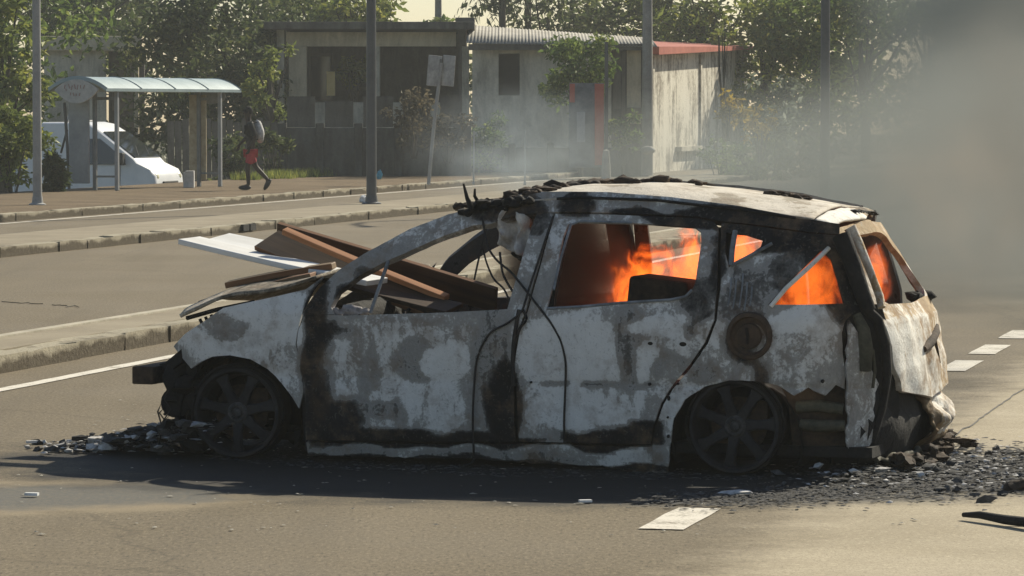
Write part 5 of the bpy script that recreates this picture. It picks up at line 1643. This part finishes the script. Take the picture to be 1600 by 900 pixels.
def crown_mesh(rg, clumps, n, size, mat):
    """leaf blades gathered round clump centres: (x, y, z, radius x, y, z)"""
    vs = []; fs = []; tint = []
    tot = sum(c[3] * c[4] * c[5] for c in clumps)
    for c in clumps:
        k = max(6, int(n * c[3] * c[4] * c[5] / tot))
        ct = rg.uniform(.15, .75)
        for _ in range(k):
            u = Vector((rg.gauss(0, 1), rg.gauss(0, 1), rg.gauss(0, 1))).normalized() * rg.random() ** .45
            p = Vector((c[0] + u.x * c[3], c[1] + u.y * c[4], c[2] + u.z * c[5]))
            a = Vector((rg.gauss(0, 1), rg.gauss(0, 1), rg.gauss(-.35, .7))).normalized()
            b = a.cross(Vector((rg.gauss(0, 1), rg.gauss(0, 1), rg.gauss(0, 1)))).normalized()
            s = size * rg.uniform(.6, 1.35)
            i = len(vs)
            nrm = a.cross(b) * s * .12
            vs += [p, p + a * s * .55 + b * s * .26 + nrm, p + a * s * 1.15, p + a * s * .55 - b * s * .26 + nrm]
            fs.append((i, i + 1, i + 2, i + 3))
            tint += [max(0, min(1, ct + rg.gauss(0, .18)))] * 4
    me = bpy.data.meshes.new('crown')
    me.from_pydata([tuple(v) for v in vs], [], fs)
    me.materials.append(mat)
    at = me.attributes.new('tint', 'FLOAT', 'POINT'); at.data.foreach_set('value', tint)
    return me
def cloud(rg, c, r, k, cr):
    out = []
    for _ in range(k):
        u = Vector((rg.gauss(0, 1), rg.gauss(0, 1), rg.gauss(0, 1))).normalized() * rg.random() ** .4
        q = cr * rg.uniform(.6, 1.3)
        out.append((c[0] + u.x * r[0], c[1] + u.y * r[1], c[2] + u.z * r[2], q, q, q * .75))
    return out
TREES = 0
def tree(p, d, base, ztop, rx, mat, label, rz=None, n=2600, size=.24, k=34, trunk=.16, name='tree', cat='tree', cz=None, group=None):
    global TREES
    TREES += 1
    rg = random.Random(100 + TREES)
    o = empty(name, (px(p, d), d, base))
    h = ztop - base
    rz = rz or h * .38
    c = (0, 0, h - rz if cz is None else cz - base)
    cl = cloud(rg, c, (rx, rx, rz), k, rx * .34)
    link(bpy.data.objects.new('crown', crown_mesh(rg, cl, n, size, mat)), o)
    m = MB()
    top = Vector((rg.uniform(-.2, .2), rg.uniform(-.2, .2), c[2]))
    m.tube([(0, 0, -.2), (.05, .02, top.z * .45), top * .8, top], [trunk * 1.2, trunk * .85, trunk * .6, trunk * .35], 8)
    for q in rg.sample(cl, min(9, len(cl))):
        s = Vector((.03, 0, top.z * rg.uniform(.45, .85))); e = Vector(q[:3])
        m.tube([s, s.lerp(e, .5) + Vector((0, 0, -.12 * rx * .3)), e], [trunk * .4, trunk * .25, trunk * .08], 6)
    m.build('trunk', M['bark'], o, 60)
    return tag(o, label, cat, group)
def shrub(p, d, base, h, rx, mat, label, n=900, size=.13, k=16, group=None, ry=None):
    global TREES
    TREES += 1
    rg = random.Random(300 + TREES)
    o = empty('shrub', (px(p, d), d, base))
    cl = cloud(rg, (0, 0, h * .58), (rx, ry or rx, h * .40), k, max(.12, rx * .34))
    link(bpy.data.objects.new('foliage', crown_mesh(rg, cl, n, size, mat)), o)
    m = MB()
    for q in rg.sample(cl, min(8, len(cl))): m.tube([(q[0] * .15, q[1] * .15, -.05), (q[0] * .5, q[1] * .5, q[2] * .5), q[:3]], [.025, .018, .008], 5)
    m.build('stem', M['bark'], o, 60)
    return tag(o, label, 'shrub', group)

tree(2, 86, GZ, 4.6, 1.0, M['leaf_olive'], 'sunlit olive green tree at the left edge behind the lamp post', n=2400, size=.20, cz=2.3, rz=2.3)
tree(-40, 100, GZ, 7.5, 3.0, M['leaf_green'], 'tall green tree at the far left corner', n=3200)
tree(130, 122, GZ, 8.2, 3.4, M['leaf_dark'], 'dark tree rising behind the low cream house', n=3600, cz=5.4)
tree(215, 128, GZ, 8.8, 3.0, M['leaf_green'], 'green tree above the bus shelter roof', n=3200, cz=5.6)
tree(318, 103, GZ, 6.6, 2.3, M['leaf_dark'], 'big dark tree hanging over the dark board fence', n=4600, size=.22, cz=2.9, rz=3.0, k=44)
tree(392, 108, GZ, 6.8, 2.2, M['leaf_dark'], 'dark tree beside the flat roofed house', n=3800, size=.22, cz=3.2, rz=3.0)
tree(425, 99, GZ, 3.6, .75, M['leaf_olive'], 'small olive tree at the left corner of the flat roofed house', n=800, size=.16, k=14, cz=2.5, rz=1.1)
tree(500, 125, GZ, 7.4, 2.4, M['leaf_green'], 'green tree rising above the flat roof', n=2600, cz=5.6)
tree(556, 118, GZ, 5.6, 1.1, M['leaf_olive'], 'pale green tree top beside the dark lamp post', n=1000, cz=4.7, rz=1.0)
tree(552, 104.3, .25, 3.15, .55, M['leaf_olive'], 'bright green sapling growing in the veranda', n=650, size=.15, k=12, cz=2.75, rz=.35, trunk=.05)
tree(690, 124, GZ, 4.75, .55, M['leaf_green'], 'bush climbing the far utility pole', n=500, k=10, cz=4.2, rz=.6, trunk=.08)
tree(855, 128, GZ, 7.0, 2.3, M['leaf_dark'], 'dark tree right of the sky gap behind the corrugated roof', n=3000, cz=4.8)
tree(940, 134, GZ, 7.2, 2.5, M['leaf_olive'], 'yellowish green tree behind the corrugated roof', n=3000, cz=4.9)
tree(1035, 126, GZ, 6.2, 2.0, M['leaf_dark'], 'dark green tree behind the concrete utility pole', n=2600, cz=4.2)
tree(1105, 124, GZ, 7.4, 2.2, M['leaf_olive'], 'bright olive tree behind the red roof edge', n=3200, cz=4.8)
tree(1190, 119, GZ, 6.5, 2.3, M['leaf_olive'], 'olive tree at the right end of the streaked white house', n=3200, cz=3.6, rz=3.2)
tree(1268, 122, GZ, 6.8, 2.4, M['leaf_green'], 'green tree behind the lamp post in the smoke', n=3200, cz=3.6, rz=3.2)
tree(1350, 118, GZ, 7.2, 2.5, M['leaf_green'], 'hazy green tree right of the lamp post in the smoke', n=3000, cz=3.8, rz=3.2)
tree(1450, 124, GZ, 7.5, 2.8, M['leaf_dark'], 'tree half lost in the grey smoke', n=2800, cz=3.8, rz=3.4)
tree(1560, 120, GZ, 7.5, 2.8, M['leaf_dark'], 'tree almost lost in the smoke at the right edge', n=2600, cz=3.8, rz=3.4)
tree(1680, 122, GZ, 7.5, 2.8, M['leaf_green'], 'green tree beyond the right edge of the smoke', n=2200, cz=3.8, rz=3.4)
tree(905, 98.2, GZ, 3.9, .95, M['leaf_green'], 'leafy vine tree hanging over the front of the corrugated house', n=2200, size=.16, k=26, cz=2.7, rz=1.1, trunk=.07)
tree(970, 97, GZ, 1.9, .45, M['leaf_green'], 'small green tree between the red board and the utility pole', n=600, size=.14, k=12, cz=1.2, rz=.7, trunk=.05)
tree(1128, 97, GZ, 4.6, .16, M['leaf_olive'], 'thin bare stem before the streaked white wall', n=50, size=.12, k=5, cz=3.6, rz=.9, trunk=.05)
shrub(1138, 95, 1.0, 1.3, .42, M['leaf_yellow'], 'golden yellow shrub before the streaked white wall, upper one', n=420)
shrub(1188, 93, .5, 1.4, .45, M['leaf_yellow'], 'golden yellow shrub to the right of the strut, lower one', n=320)
shrub(1135, 95.5, GZ, 2.3, .8, M['leaf_green'], 'green shrub under the upper golden one', n=900)
shrub(1190, 94, GZ, 2.0, .9, M['leaf_dark'], 'dark shrub under the lower golden one', n=900)
shrub(1208, 102, GZ, 3.8, 1.0, M['leaf_pale'], 'pale silvery shrub at the right end of the streaked white house', n=1500, size=.17)
shrub(1255, 98, GZ, 2.6, 1.1, M['leaf_dark'], 'dark shrub left of the lamp post in the smoke', n=1200)
shrub(20, 74.5, 0.0, 1.75, .70, M['leaf_olive'], 'yellow green hedge bush at the left edge', n=2200, size=.12, k=24)
shrub(84, 75.5, -.10, 1.0, .28, M['leaf_dark'], 'green hedge bush between the lamp post and the van', n=1600, size=.12, k=20)
shrub(645, 92.2, .6, 1.5, .85, M['leaf_dry'], 'dry brownish shrub above the yard wall', n=900, size=.12)
shrub(700, 91.8, .5, 1.3, .60, M['leaf_dry'], 'dry brownish shrub behind the sign pole', n=600, size=.12)
shrub(760, 97.8, -.2, 1.9, .75, M['leaf_green'], 'green shrub at the left end of the corrugated house', n=900, size=.13)
shrub(425, 92, -.1, 1.6, .5, M['leaf_dark'], 'dark shrub at the end of the board fence', n=700)
shrub(365, 90.5, -.4, 1.7, .6, M['leaf_dark'], 'dark shrub behind the walking person', n=800)

# palm with hanging fronds beside the gap of sky
def palm(p, d, base, h, label, nf=15, L=2.1):
    o = empty('palm_tree', (px(p, d), d, base))
    m = MB(); m.tube([(0, 0, 0), (.1, 0, h * .5), (.05, 0, h)], [.17, .13, .11], 8); m.build('trunk', M['bark'], o, 60)
    rg = random.Random(int(p))
    for k in range(nf):
        a = 6.283 * k / nf + rg.uniform(-.2, .2); e = rg.uniform(-.1, .9)
        vs = []; fs = []
        sp = []
        for i in range(13):
            f = i / 12
            r = L * f * (1 - .15 * f)
            sp.append(Vector((.05 + math.cos(a) * r, math.sin(a) * r, h + L * (e * f - 1.25 * f * f))))
        t = Vector((-math.sin(a), math.cos(a), 0))
        for i in range(1, 13):
            for s_ in (-1, 1):
                q = sp[i]; dr = (sp[i] - sp[i - 1]).normalized()
                tip = q + t * s_ * .26 * (1 - .5 * i / 12) + dr * .16 - Vector((0, 0, .17))
                b = len(vs); vs += [q, q + dr * .07, tip]; fs.append((b, b + 1, b + 2))
        me = bpy.data.meshes.new('frond'); me.from_pydata([tuple(v) for v in vs], [], fs); me.materials.append(M['leaf_dark'])
        at = me.attributes.new('tint', 'FLOAT', 'POINT'); at.data.foreach_set('value', [rg.uniform(.2, .8)] * len(vs))
        link(bpy.data.objects.new('frond', me), o)
    return tag(o, label, 'palm')
palm(782, 126, GZ, 6.4, 'palm with drooping fronds at the right side of the sky gap')
palm(822, 130, GZ, 6.8, 'palm standing behind the drooping one', 13, 2.3)

# grass along the foot of the wall and a far wood
def tufts(name, pts, h, mat, label):
    vs = []; fs = []; tint = []
    for x, y, z in pts:
        ct = rng.uniform(.2, .9)
        for _ in range(9):
            a = rng.uniform(0, 6.28); l = h * rng.uniform(.5, 1.3); w = .012
            b = len(vs); dx, dy = math.cos(a), math.sin(a); ox, oy = rng.gauss(0, .05), rng.gauss(0, .05)
            vs += [(x + ox - dy * w, y + oy + dx * w, z), (x + ox + dy * w, y + oy - dx * w, z), (x + ox + dx * l * .4, y + oy + dy * l * .4, z + l)]
            fs.append((b, b + 1, b + 2)); tint += [ct] * 3
    me = bpy.data.meshes.new(name); me.from_pydata(vs, [], fs); me.materials.append(mat)
    at = me.attributes.new('tint', 'FLOAT', 'POINT'); at.data.foreach_set('value', tint)
    return tag(link(bpy.data.objects.new(name, me)), label, kind='stuff')
gp = []
for k in range(1500):
    t = rng.uniform(78, 112); s = 26.55 + rng.gauss(0, .18) - abs(rng.gauss(0, .25))
    if noise.noise(Vector((t * .5, 3, 0))) > -.15 and t > 84: gp.append(RD(s, t, .10))
tufts('grass', gp, .20, M['leaf_olive'], 'rough grass along the back of the verge')
wood_rg = random.Random(77)
cl = []
for k in range(120):
    x = wood_rg.uniform(-34, 42)
    zt = 4.3 if -7 < x < -.5 else 7.5
    q = wood_rg.uniform(1.0, 2.0)
    cl.append((x, 152 + wood_rg.uniform(-3, 3), wood_rg.uniform(-.5, zt - q * .8), q * 1.2, q, q))
o = link(bpy.data.objects.new('far_wood', crown_mesh(wood_rg, cl, 15000, .38, M['leaf_dark'])))
tag(o, 'far off wood behind the houses', kind='stuff')

# ------------------------------------------------------------------ smoke and haze
def smoke(name, c, s, seed, dens, col, label, rz=0.0, fall=(.25, 1.0), nscale=1.1, contrast=(.32, .68), aniso=.25, absorb=(0, 0, 0, 1), ndet=3, ry=0.0):
    bm = bmesh.new(); bmesh.ops.create_icosphere(bm, subdivisions=4, radius=1)
    for v in bm.verts:
        k = 1 + .10 * noise.fractal(v.co * 1.6 + Vector((seed, 0, 0)), 1, 2, 3)
        v.co = Vector((v.co.x * s[0], v.co.y * s[1], v.co.z * s[2])) * k
    me = bpy.data.meshes.new(name); bm.to_mesh(me); bm.free()
    o = link(bpy.data.objects.new(name, me)); o.location = c; o.rotation_euler = (0, ry, rz)
    t = NT(name + '_volume')
    v = t.coords('Object')
    ln = t.n('ShaderNodeVectorMath', operation='LENGTH')
    t.l(t.mapping(v, scale=(1 / s[0], 1 / s[1], 1 / s[2])), ln.inputs[0])
    f = t.maprange(ln.outputs['Value'], fall[0], fall[1], 1, 0, True)
    n_ = t.noise(t.mapping(v, loc=(seed, seed * 2, 0)), nscale, ndet, .55, .5)
    k = t.maprange(n_, contrast[0], contrast[1], 0.0, 1.0, True)
    p = t.n('ShaderNodeVolumePrincipled')
    p.inputs['Color'].default_value = tuple(col) + (1,)
    p.inputs['Anisotropy'].default_value = aniso
    t.put(p.inputs['Density'], t.math('MULTIPLY', t.math('MULTIPLY', f, k), dens))
    t.l(p.outputs[0], t.out.inputs['Volume'])
    o.data.materials.append(t.m)
    return tag(o, label, kind='stuff')
smoke('smoke', (15.2, 92, 3.8), (7.8, 30, 7.5), 3.0, .34, (.235, .265, .265), 'thick grey smoke bank drifting over the houses at the right', rz=-.12, fall=(.30, 1.0), nscale=.42, contrast=(.26, .58), ndet=5)
smoke('smoke', (5.0, 41, .9), (2.7, 17, 2.0), 5.0, .44, (.25, .27, .265), 'grey smoke rolling off low behind the tail of the car', rz=-.10, fall=(.15, 1.0), nscale=.9, contrast=(.36, .62), ndet=6)
smoke('smoke', (3.55, 25.5, 1.55), (.95, 4.4, 1.25), 9.0, .85, (.24, .235, .22), 'brown grey smoke billowing from the tail of the car', rz=-.20, fall=(.05, 1.0), nscale=1.7, contrast=(.40, .66), ndet=6)
smoke('smoke', (.1, 75, .85), (2.6, 6, 1.6), 8.0, .16, (.56, .64, .70), 'pale smoke lying low over the road behind the car', nscale=1.3, contrast=(.40, .66), fall=(.1, 1.0), ndet=5)
smoke('smoke', (4.2, 66, .8), (5.2, 13, 1.7), 12.0, .06, (.48, .52, .52), 'grey smoke lying along the road behind the car roof', nscale=.5, contrast=(.2, .6), fall=(.1, 1.0))
smoke('smoke', (2.30, 20.6, 1.15), (.60, 1.0, .85), 21.0, .9, (.36, .32, .28), 'brownish smoke leaving the rear window', nscale=2.4, contrast=(.38, .7), fall=(.1, 1.0))
p_ = cw(1.42, .95, .96)
smoke('smoke', tuple(p_), (.36, .50, .36), 26.0, 14.0, (.26, .17, .12), 'brown smoke inside the cabin', rz=CAR_ROT, nscale=3.2, contrast=(.25, .65), fall=(.5, 1.0))

m = MB(); m.box((0, 85, 6.0), (150, 185, 15.0))
hz = m.build('haze', None)
t = NT('haze_air')
p = t.n('ShaderNodeVolumePrincipled')
p.inputs['Color'].default_value = (.80, .83, .82, 1); p.inputs['Density'].default_value = .0006; p.inputs['Anisotropy'].default_value = .2
t.l(p.outputs[0], t.out.inputs['Volume'])
hz.data.materials.append(t.m)
tag(hz, 'thin smoky haze over the street', kind='stuff')
